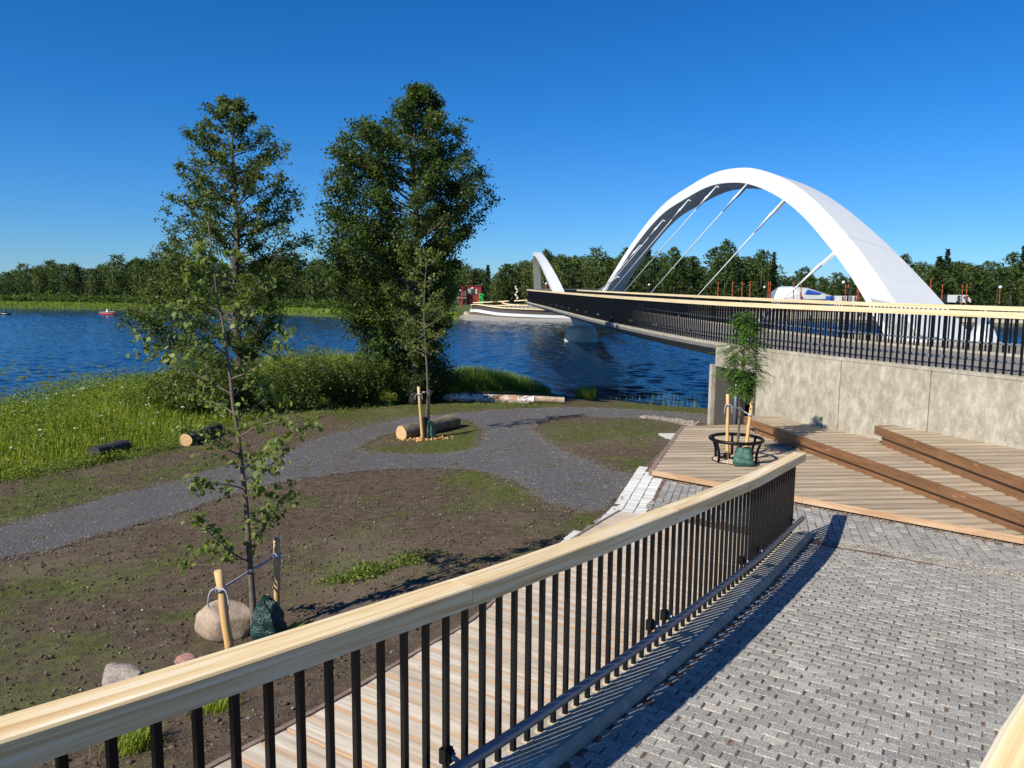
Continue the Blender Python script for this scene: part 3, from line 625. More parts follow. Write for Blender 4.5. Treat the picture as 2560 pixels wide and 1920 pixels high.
def stone_mesh(w, h, seed):
    r = np.random.default_rng(seed); c = .006; V = []
    for z, ins in ((-.05, 0), (-.007, 0), (0, .006)):
        for (x, y) in ((-w, -h + c), (-w + c, -h), (w - c, -h), (w, -h + c), (w, h - c), (w - c, h), (-w + c, h), (-w, h - c)):
            V.append([x - math.copysign(ins, x), y - math.copysign(ins, y), z])
    V = np.array(V); j = r.normal(0, .0018, (8, 2)); V[:, :2] += np.tile(j, (3, 1)); V[16:, 2] += r.normal(0, .0012, 8)
    Fc = [[16 + i for i in range(8)]] + [[k * 8 + i, k * 8 + (i + 1) % 8, (k + 1) * 8 + (i + 1) % 8, (k + 1) * 8 + i] for k in (0, 1) for i in range(8)]
    return V, Fc
def projpx(p):
    p = np.asarray(p); z = p @ FW; return CX + F * (p @ RT) / z, CY - F * (p @ UP) / z, z
def lay(name, a, b, la, lb, gap, test, parent, mat, origin, n_parts=300, jit=.004, bond=.5, vis=350, zf=HZ):
    a = np.array(a) / np.linalg.norm(a); b = np.array(b) / np.linalg.norm(b); sm = [stone_mesh(la / 2 - gap / 2, lb / 2 - gap / 2, i) for i in range(6)]
    mes = [mesh(name, V, Fc, mat) for V, Fc in sm]; N = 170; I, J = np.meshgrid(np.arange(-N, N), np.arange(-N, N))
    x = (I + bond * (J % 2)) * la; y = J * lb; pxy = np.asarray(origin) + x[..., None] * a + y[..., None] * b
    pxy = pxy.reshape(-1, 2) + rng.normal(0, jit, (pxy.size // 2, 2)); pxy = pxy[test(pxy[:, 0], pxy[:, 1])]
    pos = np.c_[pxy, zf(pxy[:, 0], pxy[:, 1])]; u, v, z = projpx(pos)
    ok = (z > .5) & (u > -vis) & (u < 2560 + vis) & (v < 1920 + vis); pos = pos[ok]; u, v, z = u[ok], v[ok], z[ok]
    inn = (u > 0) & (u < 2560) & (v < 1920); order = np.argsort(np.where(inn, z, z + 100)); pos = pos[order]
    ang = math.atan2(a[1], a[0]); e = .05; out = []
    MBs = MB(); vv = []; ff = []; tt = []; cnt = 0
    for i, p in enumerate(pos):
        r_ = ang + rng.normal(0, .022); zz = p[2] + rng.normal(0, .0022); sx = 1 + rng.normal(0, .03)
        gxz = float(zf(p[0] + e, p[1]) - zf(p[0] - e, p[1])) / (2 * e); gyz = float(zf(p[0], p[1] + e) - zf(p[0], p[1] - e)) / (2 * e)
        gxz += rng.normal(0, .012); gyz += rng.normal(0, .012)
        if i < n_parts:
            R = np.array([[cos(r_) * sx, -sin(r_), 0], [sin(r_) * sx, cos(r_), 0], [0, 0, 1]]); R[2, 0] = gxz * R[0, 0] + gyz * R[1, 0]; R[2, 1] = gxz * R[0, 1] + gyz * R[1, 1]
            o = bpy.data.objects.new(name, mes[i % 6]); C.objects.link(o); o.parent = parent
            o.matrix_local = Matrix(((*R[0], p[0]), (*R[1], p[1]), (*R[2], zz), (0, 0, 0, 1)))
        else:
            V, Fc = sm[i % 6]; W = np.empty_like(V); W[:, 0] = p[0] + cos(r_) * V[:, 0] * sx - sin(r_) * V[:, 1]; W[:, 1] = p[1] + sin(r_) * V[:, 0] * sx + cos(r_) * V[:, 1]
            W[:, 2] = zz + V[:, 2] + gxz * (W[:, 0] - p[0]) + gyz * (W[:, 1] - p[1]); vv.append(W); ff += [[q + cnt for q in f] for f in Fc]; tt.append(np.full(24, rng.random())); cnt += 24
    if vv:
        o = obj(name + 's', mesh(name + 's', np.vstack(vv), ff, mat, False, None, np.concatenate(tt)), parent); o['kind'] = 'stuff'
kRp = kR[:, :2]
def right_of_kerb(x, y):
    poly = np.vstack([kRp, [kRp[-1] + RA * 14], [[16, -6]], [[-2, -6]]]); return inside(poly, x, y)
def on_ramp(x, y): return right_of_kerb(x, y) & (RZ(x, y) - .10 > LZ + .022)
terf = np.vstack([tA[:2], tB[:2], tC[:2], tD[:2], tD2[:2], [30, 60], [tA[0], 60]])
lastb = kRp[-1]
def on_level(x, y):
    r = (RZ(x, y) - .10 < LZ - .012) & ~inside(terf, x, y + .17); w = inside(np.vstack([lvl[0:1], lvl[1:], [tE[:2] + [.2, 0]], [[5, 30]], [[20, 10]], [[10, 5]], edge_l[-1][:2][None] + RA * 0.02]), x, y)
    return r & w
wl_ = np.array([PH(1655, 1213)[:2], PH(1600, 1290)[:2]]); wd = (wl_[0] - wl_[1]) / np.linalg.norm(wl_[0] - wl_[1]); wn_ = np.array([wd[1], -wd[0]])
def is_white(x, y): return ((np.stack([x, y], -1) - wl_[0]) @ wn_) < 0
def not_bw(x, y): return ~inside(np.vstack([bw_poly + [0, 0]]), x, y) & ~inside(np.vstack([base[:, :2] + [-.1, 0], kRp[::-1]]), x, y)
lay('sett', RA, RB, .160, .106, .008, on_ramp, ramp_o, M['granite'], (1.5, 4.), jit=.0028)
GA = np.array([.31, 1.]); GA /= np.linalg.norm(GA); GB = np.array([GA[1], -GA[0]])
lvl_o = sheet('level_paving', np.vstack([lvl, [tA[:2] + [.2, .4]], [tD2[:2] + [.9, .4]], [tD2[:2] + [1.4, -2]], [lastb + RA * .3 + RB * .35], [edge_l[-1][:2] + RA * .2 + RB * .05], [edge_l[-1][:2] + RB * .04 - RA * .03]]), [], .2, HZ, M['joint_grey'], -.016); tag(lvl_o, kind='structure')
lay('paver', GA, GB, .165, .122, .010, lambda x, y: on_level(x, y) & ~is_white(x, y) & not_bw(x, y), lvl_o, M['granite_level'], (4., 12.), jit=.005)
lvp = np.vstack([np.array(lvl), [tE[:2] + [.1, 0]], [tA[:2]], [[8, 14]], [[6, 6]], bwL[::-1, :2][:14]])
lay('white_sett', GA, GB, .13, .20, .012, lambda x, y: inside(lvp, x, y) & is_white(x, y) & not_bw(x, y) & ~inside(terf, x, y + .17) & ~inside([tA[:2], tE[:2], tE[:2] + [3, 0], tA[:2] + [3, 0]], x - .08, y), lvl_o, M['white_sett'], (2.5, 13.), jit=.003)
tri = [PG(1646, 1086), PG(1695, 1086), PG(1682, 1103)]
q = MB(); q.add([p + [0, 0, .03] for p in tri] + [p + [0, 0, -.1] for p in tri], [(0, 2, 1), (0, 1, 4, 3), (1, 2, 5, 4), (2, 0, 3, 5)]); o = q.build('white_paving_corner', M['white_sett']); tag(o, kind='structure')
print('stage paving', len(bpy.data.objects))

# ------------------------------------------------------------------ bridge
def rng_i(y0, y1): return [i for i in range(len(near)) if y0 <= near[i, 1] <= y1 and i < len(near)]
iY = lambda y: int(np.argmin(np.abs(near[:, 1] - y)))
bridge = thing('arch_bridge', 'curving white arch bridge over the river with grey steel girder and deck', 'bridge', loc=(6.5, 20, 0))
def bpart(mb, name, mat, smooth=False, par=None): return loc_child(mb.build(name, mat, smooth=smooth), par or bridge)
i0, i1 = iY(22.2), len(near)
q = MB(); P = near[i0:i1:6]; V, Fc, uv = sweep(P, [(-.06, -.02), (-.03, -.12), (1.2, -.58), (4.0, -.58), (BW + .03, -.12), (BW + .06, -.02)]); q.add(V, Fc, 0, uv); bpart(q, 'girder', M['grey_steel'])
q = MB(); V, Fc, uv = sweep(near[::6], [(.30, -.3), (.30, .0), (BW - .42, .0), (BW - .42, -.3)]); q.add(V, Fc, 0, uv); bpart(q, 'deck_surface', M['asphalt'])
for o0, o1 in ((-.04, .295), (BW - .415, BW + .04)):
    q = MB(); V, Fc, uv = sweep(near[::6], [(o0, -.018), (o0, .05), (o1, .05), (o1, -.018)]); q.add(V, Fc, 0, uv); bpart(q, 'edge_kerb', M['concrete_clean'])
# main arch, leaning outwards from the deck
A0 = np.array([12.7, 25, -1.6]); A1 = np.array([7.2, 68, -1.6]); ae = (A1 - A0) / np.linalg.norm(A1 - A0); aout = np.array([ae[1], -ae[0], 0]); aup = aout * .27 + [0, 0, 1]; aup /= np.linalg.norm(aup); an = np.cross(ae, aup); an = an if an[0] > 0 else -an
def on_arch(u, v): d = ray(u, v); return d * (an @ A0) / (an @ d)
up_px = [(2330, 893), (2300, 848), (2236, 751), (2169, 651), (2096, 561), (2024, 488), (1961, 446), (1897, 423), (1852, 419), (1784, 432), (1716, 470), (1653, 516), (1581, 606), (1506, 726), (1482, 772), (1466, 800)]
ac = spline(np.array([on_arch(*p) for p in up_px]), .8); ac = resample(ac, .8, smooth=2)
def arch_sec(ac, an, wf, df, cen):
    T = frames(ac); N = np.cross(T, an); mid = ac.mean(0); sg = np.sign(((mid - ac) * N).sum(1)); sg[sg == 0] = 1; N = N * np.sign(np.median(sg))
    N /= np.linalg.norm(N, axis=1)[:, None]; L = arclen(ac) / arclen(ac)[-1]; q = MB(); m = len(ac)
    w = np.interp(L, *wf)[:, None]; d = np.interp(L, *df)[:, None]
    R = [ac, ac + an * w, ac + an * w + N * d, ac + N * d]; V = np.stack(R, 1).reshape(-1, 3)
    Fc = [[i * 4 + j, i * 4 + (j + 1) % 4, (i + 1) * 4 + (j + 1) % 4, (i + 1) * 4 + j] for i in range(m - 1) for j in range(4)] + [[3, 2, 1, 0], [(m - 1) * 4 + j for j in range(4)]]
    q.add(V, Fc); return q, N, w, d
q, AN, AW, AD = arch_sec(ac, an, ([0, .06, .12, .25, .45, .8, 1], [2.7, 2.5, 2.15, 1.6, 1.15, 1.2, 1.4]), ([0, .12, .5, 1], [1.05, .9, .8, .85]), None)
ao = bpart(q, 'arch', M['arch_paint'])
# weld seams round the box, slightly proud
for f in (.17, .29, .40, .5, .6):
    i = int(f * (len(ac) - 1)); t = frames(ac)[i] * .02; g = .006; c0 = ac[i]; w, d = AW[i], AD[i]; q = MB()
    a_, b_, c_, d_ = c0 - an * g - AN[i] * g, c0 + an * (w + g) - AN[i] * g, c0 + an * (w + g) + AN[i] * (d + g), c0 - an * g + AN[i] * (d + g)
    q.hexa([a_ - t, b_ - t, c_ - t, d_ - t, a_ + t, b_ + t, c_ + t, d_ + t]); sm = loc_child(q.build('weld_seam', M['seam']), bridge)
q = MB(); f1, f2, f3 = on_arch(2176, 746), on_arch(2241, 858), on_arch(2300, 836)
q.hexa([f1, f2, f3, on_arch(2250, 760)] + [p + an * .35 for p in (f1, f2, f3, on_arch(2250, 760))]); bpart(q, 'foot_plate', M['white_paint'])
q = MB(); f1, f2, f3 = on_arch(2350, 740) + an * 1.5, on_arch(2300, 853) + an * 1.5, on_arch(2360, 855) + an * 1.75
q.hexa([f1, f2, f3, on_arch(2330, 750) + an * 1.7] + [p + an * .4 for p in (f1, f2, f3, on_arch(2330, 750) + an * 1.7)]); bpart(q, 'foot_plate', M['white_paint'])
# cables with forked heads
farE = off_path(BW - .1, -1.55)
for (u1, v1), (u2, v2), fx in [((2090, 626), (1964, 743), 1), ((1960, 500), (1745, 738), 1), ((1863, 465), (1625, 735), 1), ((1785, 473), (1560, 730), 1), ((1716, 506), (1530, 728), 0), ((1653, 556), (1512, 726), 0), ((1597, 618), (1503, 726), 0), ((1541, 694), (1497, 727), 0)]:
    top = on_arch(u1, v1); sl = (u2 - u1) / (v2 - v1); best = None
    for P in farE[iY(20):iY(72)]:
        uu, vv_, _ = projpx(P); e = abs((uu - u1) - sl * (vv_ - v1)); 
        if best is None or e < best[0]: best = (e, P)
    bt = best[1]; dr = (bt - top) / np.linalg.norm(bt - top)
    cb = MB(); cb.tube([top + dr * .3, bt - dr * .5], .032, 8); co = bpart(cb, 'cable', M['white_paint'], True)
    sd_ = np.cross(dr, an); sd_ /= np.linalg.norm(sd_); q = MB(); up_ = top - dr * .28
    q.hexa([up_ - sd_ * .05 - an * .02, up_ + sd_ * .05 - an * .02, up_ + sd_ * .05 + an * .16, up_ - sd_ * .05 + an * .16, top + dr * .85 - sd_ * .09 - an * .02, top + dr * .85 + sd_ * .09 - an * .02, top + dr * .85 + sd_ * .09 + an * .08, top + dr * .85 - sd_ * .09 + an * .08]); bpart(q, 'cable_bracket', M['white_paint'])
    q = MB(); q.tube([top + dr * .8, top + dr * 1.2, top + dr * 2.0], [.085, .06, .034], 8); bpart(q, 'cable_socket', M['white_paint'], True)
    q = MB(); q.tube([bt - dr * .9, bt], .07, 8); bpart(q, 'cable_anchor', M['white_paint'], True)
# second, distant arch
S0 = np.array([4.63, 86, -1.7]); S1 = np.array([3.45, 118, -1.7]); se = (S1 - S0) / np.linalg.norm(S1 - S0); sn = np.array([se[1], -se[0], 0])
sa = resample(spline(np.array([PY(*p_) for p_ in [(1387, 742, 85.5), (1374, 706, 88.5), (1357, 667, 93), (1345, 642, 98), (1336, 630, 102.5), (1332, 637, 107), (1332, 658, 111), (1334, 690, 115), (1336, 740, 118)]]), .5), n=40, smooth=2)
q, SN, SW_, SD_ = arch_sec(sa, sn, ([0, .5, 1], [1.3, .75, 1.1]), ([0, 1], [.45, .45]), None); bpart(q, 'distant_arch', M['white_paint'])
for f, g in ((.2, .02), (.33, .12), (.62, .95), (.8, 1.02)):
    q = MB(); a_ = sa[int(f * 39)]; b_ = S0 + (S1 - S0) * g + [1.8, 0, .1]; q.tube([a_, b_], .04, 6); bpart(q, 'cable', M['white_paint'])
# pier in the river
pc = PZ(1452, 852, WZ); q = MB(); zz = [WZ - .6, WZ, WZ + .5, WZ + .95, WZ + 1.22, WZ + 1.28]; rr = [1.50, 1.42, 1.38, 1.27, 1.12, .6]
th = np.arange(28) * 2 * pi / 28; V = np.array([[r_ * cos(t), r_ * 1.25 * sin(t), z_ - WZ] for r_, z_ in zip(rr, zz) for t in th]); Fc = [[k * 28 + j, k * 28 + (j + 1) % 28, (k + 1) * 28 + (j + 1) % 28, (k + 1) * 28 + j] for k in range(5) for j in range(28)] + [[5 * 28 + j for j in range(28)]]
q.add(V, Fc); pier = q.build('bridge_pier', M['pier'], None, True, tuple(pc)); tag(pier, 'round tapering pale concrete pier standing in the river under the bridge', 'pier')
q = MB(); a_ = np.array(pc) + [.3, .2, 1.2]; q.hexa([a_ + [-.9, -.5, 0], a_ + [.5, -.5, 0], a_ + [.5, .5, 0], a_ + [-.9, .5, 0], a_ + [-1.4, -.7, 1.3], a_ + [1.6, -.7, 1.3], a_ + [1.6, .7, 1.3], a_ + [-1.4, .7, 1.3]]); bpart(q, 'pier_saddle', M['white_paint'])
# bridge railings
def fence(label, off, off_pipe, part300):
    f = thing('bridge_railing', label, 'railing', 'railings along the bridge deck', loc=tuple(off_path(off)[iY(14)]))
    P = off_path(off); i_a = 0; L = arclen(P); s = .1; bp_ = []
    while s < L[-1] - .2:
        q_, t = along(P, s); bp_.append((q_, t)); s += .152
    vis = []
    bmesh_ = mesh('baluster', [[a * .016, b * .016, z] for z in (-.16, 1.10) for a, b in ((-1, -1), (1, -1), (1, 1), (-1, 1))], BOXF, M['black'])
    for q_, t in bp_:
        u, v, z = projpx(q_); vis.append((z if (z > 0 and -200 < u < 2800) else 500 + q_[1], q_, t))
    vis.sort(key=lambda a: a[0]); rest = MB()
    for k, (z, q_, t) in enumerate(vis):
        low = .0 if q_[1] < 22.2 else 0.
        if k < 290: loc_child(obj('baluster', bmesh_, None, tuple(q_ + [0, 0, .0]), math.atan2(t[1], t[0])), f)
        else: rest.box(q_ + [0, 0, .47], (.032, .032, 1.26), math.atan2(t[1], t[0]))
    o = loc_child(rest.build('balusters', M['black']), f); o['kind'] = 'stuff'
    n = len(P); st = [0] + list(range(36, n - 30, 34)) + [n - 1]
    for a, b in zip(st, st[1:]):
        seg = P[a:b + 1:3].copy(); seg = np.vstack([seg, P[b:b + 1]]) if (b - a) % 3 else seg
        V, Fc, uv = sweep(seg + [0, 0, 1.09], [(-.065, 0), (-.065, .11), (.065, .11), (.065, 0)]); q = MB(); q.add(V, Fc, random.random(), uv); loc_child(q.build('handrail', M['bridge_rail']), f)
    q = MB(); q.tube(off_path(off_pipe)[::3] + [0, 0, .27], .026, 8); loc_child(q.build('guide_pipe', M['galv'], smooth=True), f)
    for s in np.arange(1.5, 60, 3.1):
        for ds in (0, .3):
            q_, t = along(P, s + ds); q2, _ = along(off_path(off_pipe), s + ds); q = MB(); q.tube([q_ + [0, 0, .27], (q_ + q2) / 2 + [0, 0, .25], q2 + [0, 0, .27]], .02, 6); q.box(q_ + [0, 0, .28], (.06, .05, .08), math.atan2(t[1], t[0])); loc_child(q.build('bracket', M['galv']), f)
    return f
fence('black bridge railing with pale timber top, nearer one, above the concrete wall', .10, .20, 0)
fence('black bridge railing with pale timber top, farther one, beside the white arch', BW - .12, BW - .24, 0)

# retaining wall under the bridge approach
wall = thing('retaining_wall', 'stained pale concrete retaining wall behind the timber terrace', 'wall', loc=(6.55, 20, -3))
iw = iY(20.25); us = np.array([projpx(p)[0] if p[1] > 3 else 9e3 for p in off_path(-.04)])
def i_u(u): c = [(abs(us[i] - u), i) for i in range(0, iw + 40)]; return min(c)[1]
j1, j2 = i_u(2105), i_u(2330)
for a, b in ((j1, iw), (j2, j1), (0, j2)):
    seg = near[a:b + 1].copy(); seg = seg[::max(1, len(seg) // 14)]; seg = np.vstack([seg, near[b:b + 1]]); d0 = (seg[1] - seg[0]) / np.linalg.norm(seg[1] - seg[0]); d1 = (seg[-1] - seg[-2]) / (np.linalg.norm(seg[-1] - seg[-2]) + 1e-6)
    seg[0] += d0 * .012; seg = seg if np.linalg.norm(d1) > .5 else seg[:-1]; seg[-1] -= (seg[-1] - seg[-2]) / np.linalg.norm(seg[-1] - seg[-2]) * .012
    V, Fc, uv = sweep(seg, [(-.03, -3.2), (-.03, -.03), (-.01, -.005), (.26, -.005), (.26, -3.2)]); q = MB(); q.add(V, Fc, 0, uv); loc_child(q.build('wall_panel', M['concrete']), wall)
q = MB(); V, Fc, uv = sweep(near[0:iw:4], [(.0, -3.3), (.0, -.1), (.3, -.1), (.3, -3.3)]); q.add(V, Fc, 0, uv); loc_child(q.build('wall_core', M['concrete_clean']), wall)
# abutment at the end of the wall
ab = thing('bridge_abutment', 'bridge abutment with dark steel panels and concrete lintel at the end of the wall', 'abutment', loc=tuple(near[iw]))
ie = iY(22.5); seg = near[iw + 1:ie:3]
q = MB(); V, Fc, uv = sweep(seg, [(-.05, -.62), (-.05, -.015), (.9, -.015), (.9, -.62)]); q.add(V, Fc, 0, uv); loc_child(q.build('lintel', M['concrete']), ab)
def apart(y0, y1, o0, o1, za, zb, nm, mt):
    s_ = near[iY(y0):max(iY(y1), iY(y0) + 1) + 1]; s_ = np.array([s_[0] + (s_[-1] - s_[0]) * f for f in np.linspace(0, 1, 3)]); V, Fc, uv = sweep(s_, [(o0, za), (o0, zb), (o1, zb), (o1, za)]); q = MB(); q.add(V, Fc, 0, uv); loc_child(q.build(nm, mt), ab)
apart(22.28, 22.45, -.06, .5, -3.3, -.6, 'end_column', M['concrete_clean'])
apart(21.25, 22.22, .06, .12, -3.0, -.63, 'steel_panel', M['brown_steel'])
apart(20.95, 21.05, .05, .2, -3.0, -.63, 'post', M['brown_steel']); apart(20.3, 20.42, .02, .2, -3.0, -.63, 'post', M['brown_steel'])
apart(20.5, 21.2, .55, .6, -3.0, -.9, 'timber_screen', M['deck_board']); apart(20.45, 22.3, .75, 2.6, -3.3, -.4, 'back_wall', M['brown_steel'])
q = MB(); c_ = off_path(.0)[iY(21.15)]; q.tube([c_ + [0, 0, -2.6], c_ + [0, 0, -.62]], .05, 10); loc_child(q.build('steel_pipe', M['galv'], smooth=True), ab)
q = MB(); q.tube([PY(1822.5, 966, 21.9), PY(1822.5, 980, 21.9)], .012, 6); loc_child(q.build('handle', M['galv']), ab)
# concrete platform carrying the near arch foot
q = MB(); c_ = A0 + an * .9 + ae * .5; ang = math.atan2(ae[1], ae[0]); q.box((c_[0] + .3, c_[1] + .2, -3.42), (5.2, 3.2, 3.5), ang); o = q.build('arch_plinth', M['concrete_clean']); tag(o, 'concrete plinth carrying the near foot of the white arch', 'plinth')
q = MB(); V, Fc, uv = sweep(near[0:iw:4], [(BW - .5, -3.3), (BW - .5, -.3), (BW, -.3), (BW, -3.3)]); q.add(V, Fc, 0, uv); loc_child(q.build('far_side_wall', M['concrete_clean']), wall)

# corner of the upper handrail close to the camera
cr = thing('upper_railing', 'pale timber handrail of the upper landing in the near right corner', 'railing', loc=(.7, 1, -.6))
c0, c1 = PZ(2440, 1925, -.52), PZ(2562, 1712, -.50); d_ = (c1 - c0) / np.linalg.norm(c1 - c0); n_ = np.array([d_[1], -d_[0], 0]); w_ = .15
seg = np.array([c0 - d_ * 1.0 + n_ * .02, c0, c1, c1 + d_ * .9 + n_ * .08]); q = MB(); V, Fc, uv = sweep(resample(spline(seg, .1), .1, smooth=2) + n_ * w_ / 2, [(-w_ / 2, -.075), (-w_ / 2, -.008), (-w_ / 2 + .008, 0), (w_ / 2 - .008, 0), (w_ / 2, -.008), (w_ / 2, -.075)]); q.add(V, Fc, .3, uv); loc_child(q.build('handrail', M['rail_wood']), cr)
for s in (.35, .6, .85, 1.1, 1.35, 1.6):
    c_ = c0 - d_ * .6 + d_ * s + n_ * .09; loc_child(obj('baluster', bm_, None, (c_[0], c_[1], c_[2] - 1.12)), cr)

# ------------------------------------------------------------------ vegetation
def unit(v): return v / (np.linalg.norm(v, axis=-1, keepdims=True) + 1e-9)
def leaves(Cn, size, elong=1.5, flat=.5, droop=0., r=rng):
    n = len(Cn); a = unit(r.normal(0, 1, (n, 3)) + [0, 0, -droop]); nn = unit(r.normal(0, 1, (n, 3)) + [0, 0, flat * 2]); b = unit(np.cross(nn, a)); s = size * r.uniform(.5, 1.45, n)[:, None]
    fold = np.cross(a, b) * s * .12
    V = np.stack([Cn - a * s * .5, Cn + b * s * .5 / elong + fold + a * s * .05, Cn + a * s * .5, Cn - b * s * .5 / elong + fold + a * s * .05], 1).reshape(-1, 3)
    return V, np.arange(4 * n).reshape(n, 4), np.repeat(r.random(n), 4)
def leafmesh(name, Cn, size, mat, elong=1.5, flat=.5, droop=0., tints=None, r=rng):
    V, Fc, T = leaves(np.asarray(Cn), size, elong, flat, droop, r)
    if tints is not None: T = np.repeat(tints, 4)
    return mesh(name, V, Fc, mat, False, None, T)
def curve3(a, b, c, n=8):
    t = np.linspace(0, 1, n)[:, None]; return (1 - t)**2 * a + 2 * t * (1 - t) * b + t * t * c
def grow(base, prof, h0, H, n_limb, n_twig, n_leaf, r, trunk_r, lean=(0, 0), twig=.22, depth=.9, spread=.10, droop=.0, low=0.3):
    """prof: rows (height, left reach, right reach); returns wood MB, leaf centres, tints"""
    prof = np.array(prof); W = MB(); LC = []; LT = []; base = np.asarray(base, float)
    tz = np.linspace(0, H, 14); tr = np.c_[lean[0] * tz / H + .06 * np.sin(tz * 1.3), lean[1] * tz / H + .06 * np.cos(tz * .9), tz]
    W.tube(tr, np.interp(tz, [0, H], [trunk_r, .012]), 8)
    tx = lambda h: np.array([np.interp(h, tz, tr[:, 0]), np.interp(h, tz, tr[:, 1]), h])
    for k in range(n_limb):
        he = h0 + (H - h0) * ((k + r.random()) / n_limb); ph = k * 2.4 + r.normal(0, .3); ph = (ph if k % 5 < 3 else (k % 2) * pi + r.normal(0, .3)); c = cos(ph)
        L_, R_ = np.interp(he, prof[:, 0], prof[:, 1]), np.interp(he, prof[:, 0], prof[:, 2]); x0 = tx(min(he, H))[0]
        rx = (R_ - x0) if c > 0 else (x0 - L_); rm = (R_ - L_) / 2
        reach = math.sqrt((c * rx)**2 + (sin(ph) * rm * depth)**2) * (r.uniform(.82, 1.06) if k % 4 else r.uniform(.4, .8)) * 1.0
        he = min(H, he + .04 * H * (1 - he / H) + .25); e = np.array([x0 + math.copysign(abs(c) * rx, c) * reach / (math.hypot(c * rx, sin(ph) * rm * depth) + 1e-6), sin(ph) * rm * depth * reach / (math.hypot(c * rx, sin(ph) * rm * depth) + 1e-6), he])
        ha = max(low, he - reach * r.uniform(.35, .8)); s = tx(ha); md = s * .45 + e * .55 + [0, 0, -.06 * reach]
        P = curve3(s, md, e, 9); P[1:-1] += r.normal(0, .02 + .012 * reach, (7, 3)); W.tube(P, np.linspace(max(.012, trunk_r * .33 * (1 - ha / H * .6)), .006, 9), 5, False)
        nt = max(4, int(n_twig * (.35 + reach / (prof[:, 2] - prof[:, 1]).max() * 1.6)))
        for j in range(nt):
            f = r.uniform(.12, 1.)**.75 ; b = np.array([np.interp(f, np.linspace(0, 1, 9), P[:, i]) for i in range(3)])
            dr = unit(r.normal(0, 1, 3) + unit(e - s) * .9 + [0, 0, .25 - droop]); tl = (twig + .16 * reach) * r.uniform(.5, 1.2) * (1.15 - .5 * f); te = b + dr * tl
            W.tube([b, (b + te) / 2 + r.normal(0, .03, 3) * tl, te], [.007, .005, .003], 3, False)
            m = max(3, int(n_leaf * r.uniform(.6, 1.4))); g = r.random(m)[:, None]**.7
            LC.append(b + (te - b) * g + r.normal(0, spread * (.6 + tl), (m, 3)) * [1, 1, .8]); LT.append(np.full(m, r.random()) * .5 + r.random(m) * .5)
    return W, np.vstack(LC), np.concatenate(LT)
def tree(name, label, cat, base, prof, H, mat, bark, args, leaf, group=None, seed=0, elong=1.4, flat=.4, ldroop=.2, min_h=-9):
    r = np.random.default_rng(seed); W, LC, LT = grow(base, prof, args.pop('h0'), H, args.pop('limbs'), args.pop('twigs'), args.pop('leaves'), r, **args)
    t = thing(name, label, cat, group, tuple(base)); W.build('trunk', bark, t, True); k = LC[:, 2] > .03
    obj('crown', leafmesh('crown', LC[k], leaf, mat, elong, flat, ldroop, LT[k], r), t); return t
def prof_px(rows, bx, by, Y):     # silhouette rows read in the working print: (y, left, right)
    sc = 1.15732 / F * Y; return [((by - y) * sc, (l - bx) * sc, (rr_ - bx) * sc) for y, l, rr_ in rows][::-1]
YA = 27.0; bA = PY(*D(516, 878), YA); bA[2] = G(bA[0], bA[1]) - .05
pA = prof_px([(240, 505, 530), (262, 485, 552), (285, 455, 580), (312, 430, 605), (345, 408, 625), (375, 405, 668), (400, 412, 640), (440, 405, 658), (480, 380, 670), (520, 355, 676), (560, 372, 660), (610, 345, 662), (650, 315, 640), (700, 280, 622), (735, 262, 615), (765, 330, 600), (800, 380, 590)], 516, 878, YA)
tree('alder_tree', 'tall airy alder on the riverbank, the left one of the two large trees', 'tree', bA, pA, (878 - 238) * 1.15732 / F * YA, M['alder'], M['bark'], dict(h0=1.2, limbs=120, twigs=17, leaves=30, trunk_r=.17, lean=(.1, .2), spread=.10, low=1.0), .085, seed=5)
YB = 27.5; bB = PY(*D(893, 862), YB); bB[2] = G(bB[0], bB[1]) - .05
pB = prof_px([(200, 905, 925), (225, 893, 945), (255, 850, 975), (285, 765, 1010), (315, 742, 1008), (350, 735, 1035), (400, 725, 1045), (440, 706, 1066), (480, 715, 1045), (520, 712, 1020), (570, 722, 1005), (620, 728, 990), (680, 735, 978), (730, 745, 970), (765, 800, 965), (790, 850, 965)], 893, 862, YB)
tree('alder_tree', 'tall dense dark alder on the riverbank, the right one of the two large trees', 'tree', bB, pB, (862 - 200) * 1.15732 / F * YB, M['alder_dark'], M['bark'], dict(h0=1.3, limbs=165, twigs=21, leaves=40, trunk_r=.20, lean=(.15, 0), spread=.12, low=1.1), .088, seed=9)
print('A/B done', bA, bB)

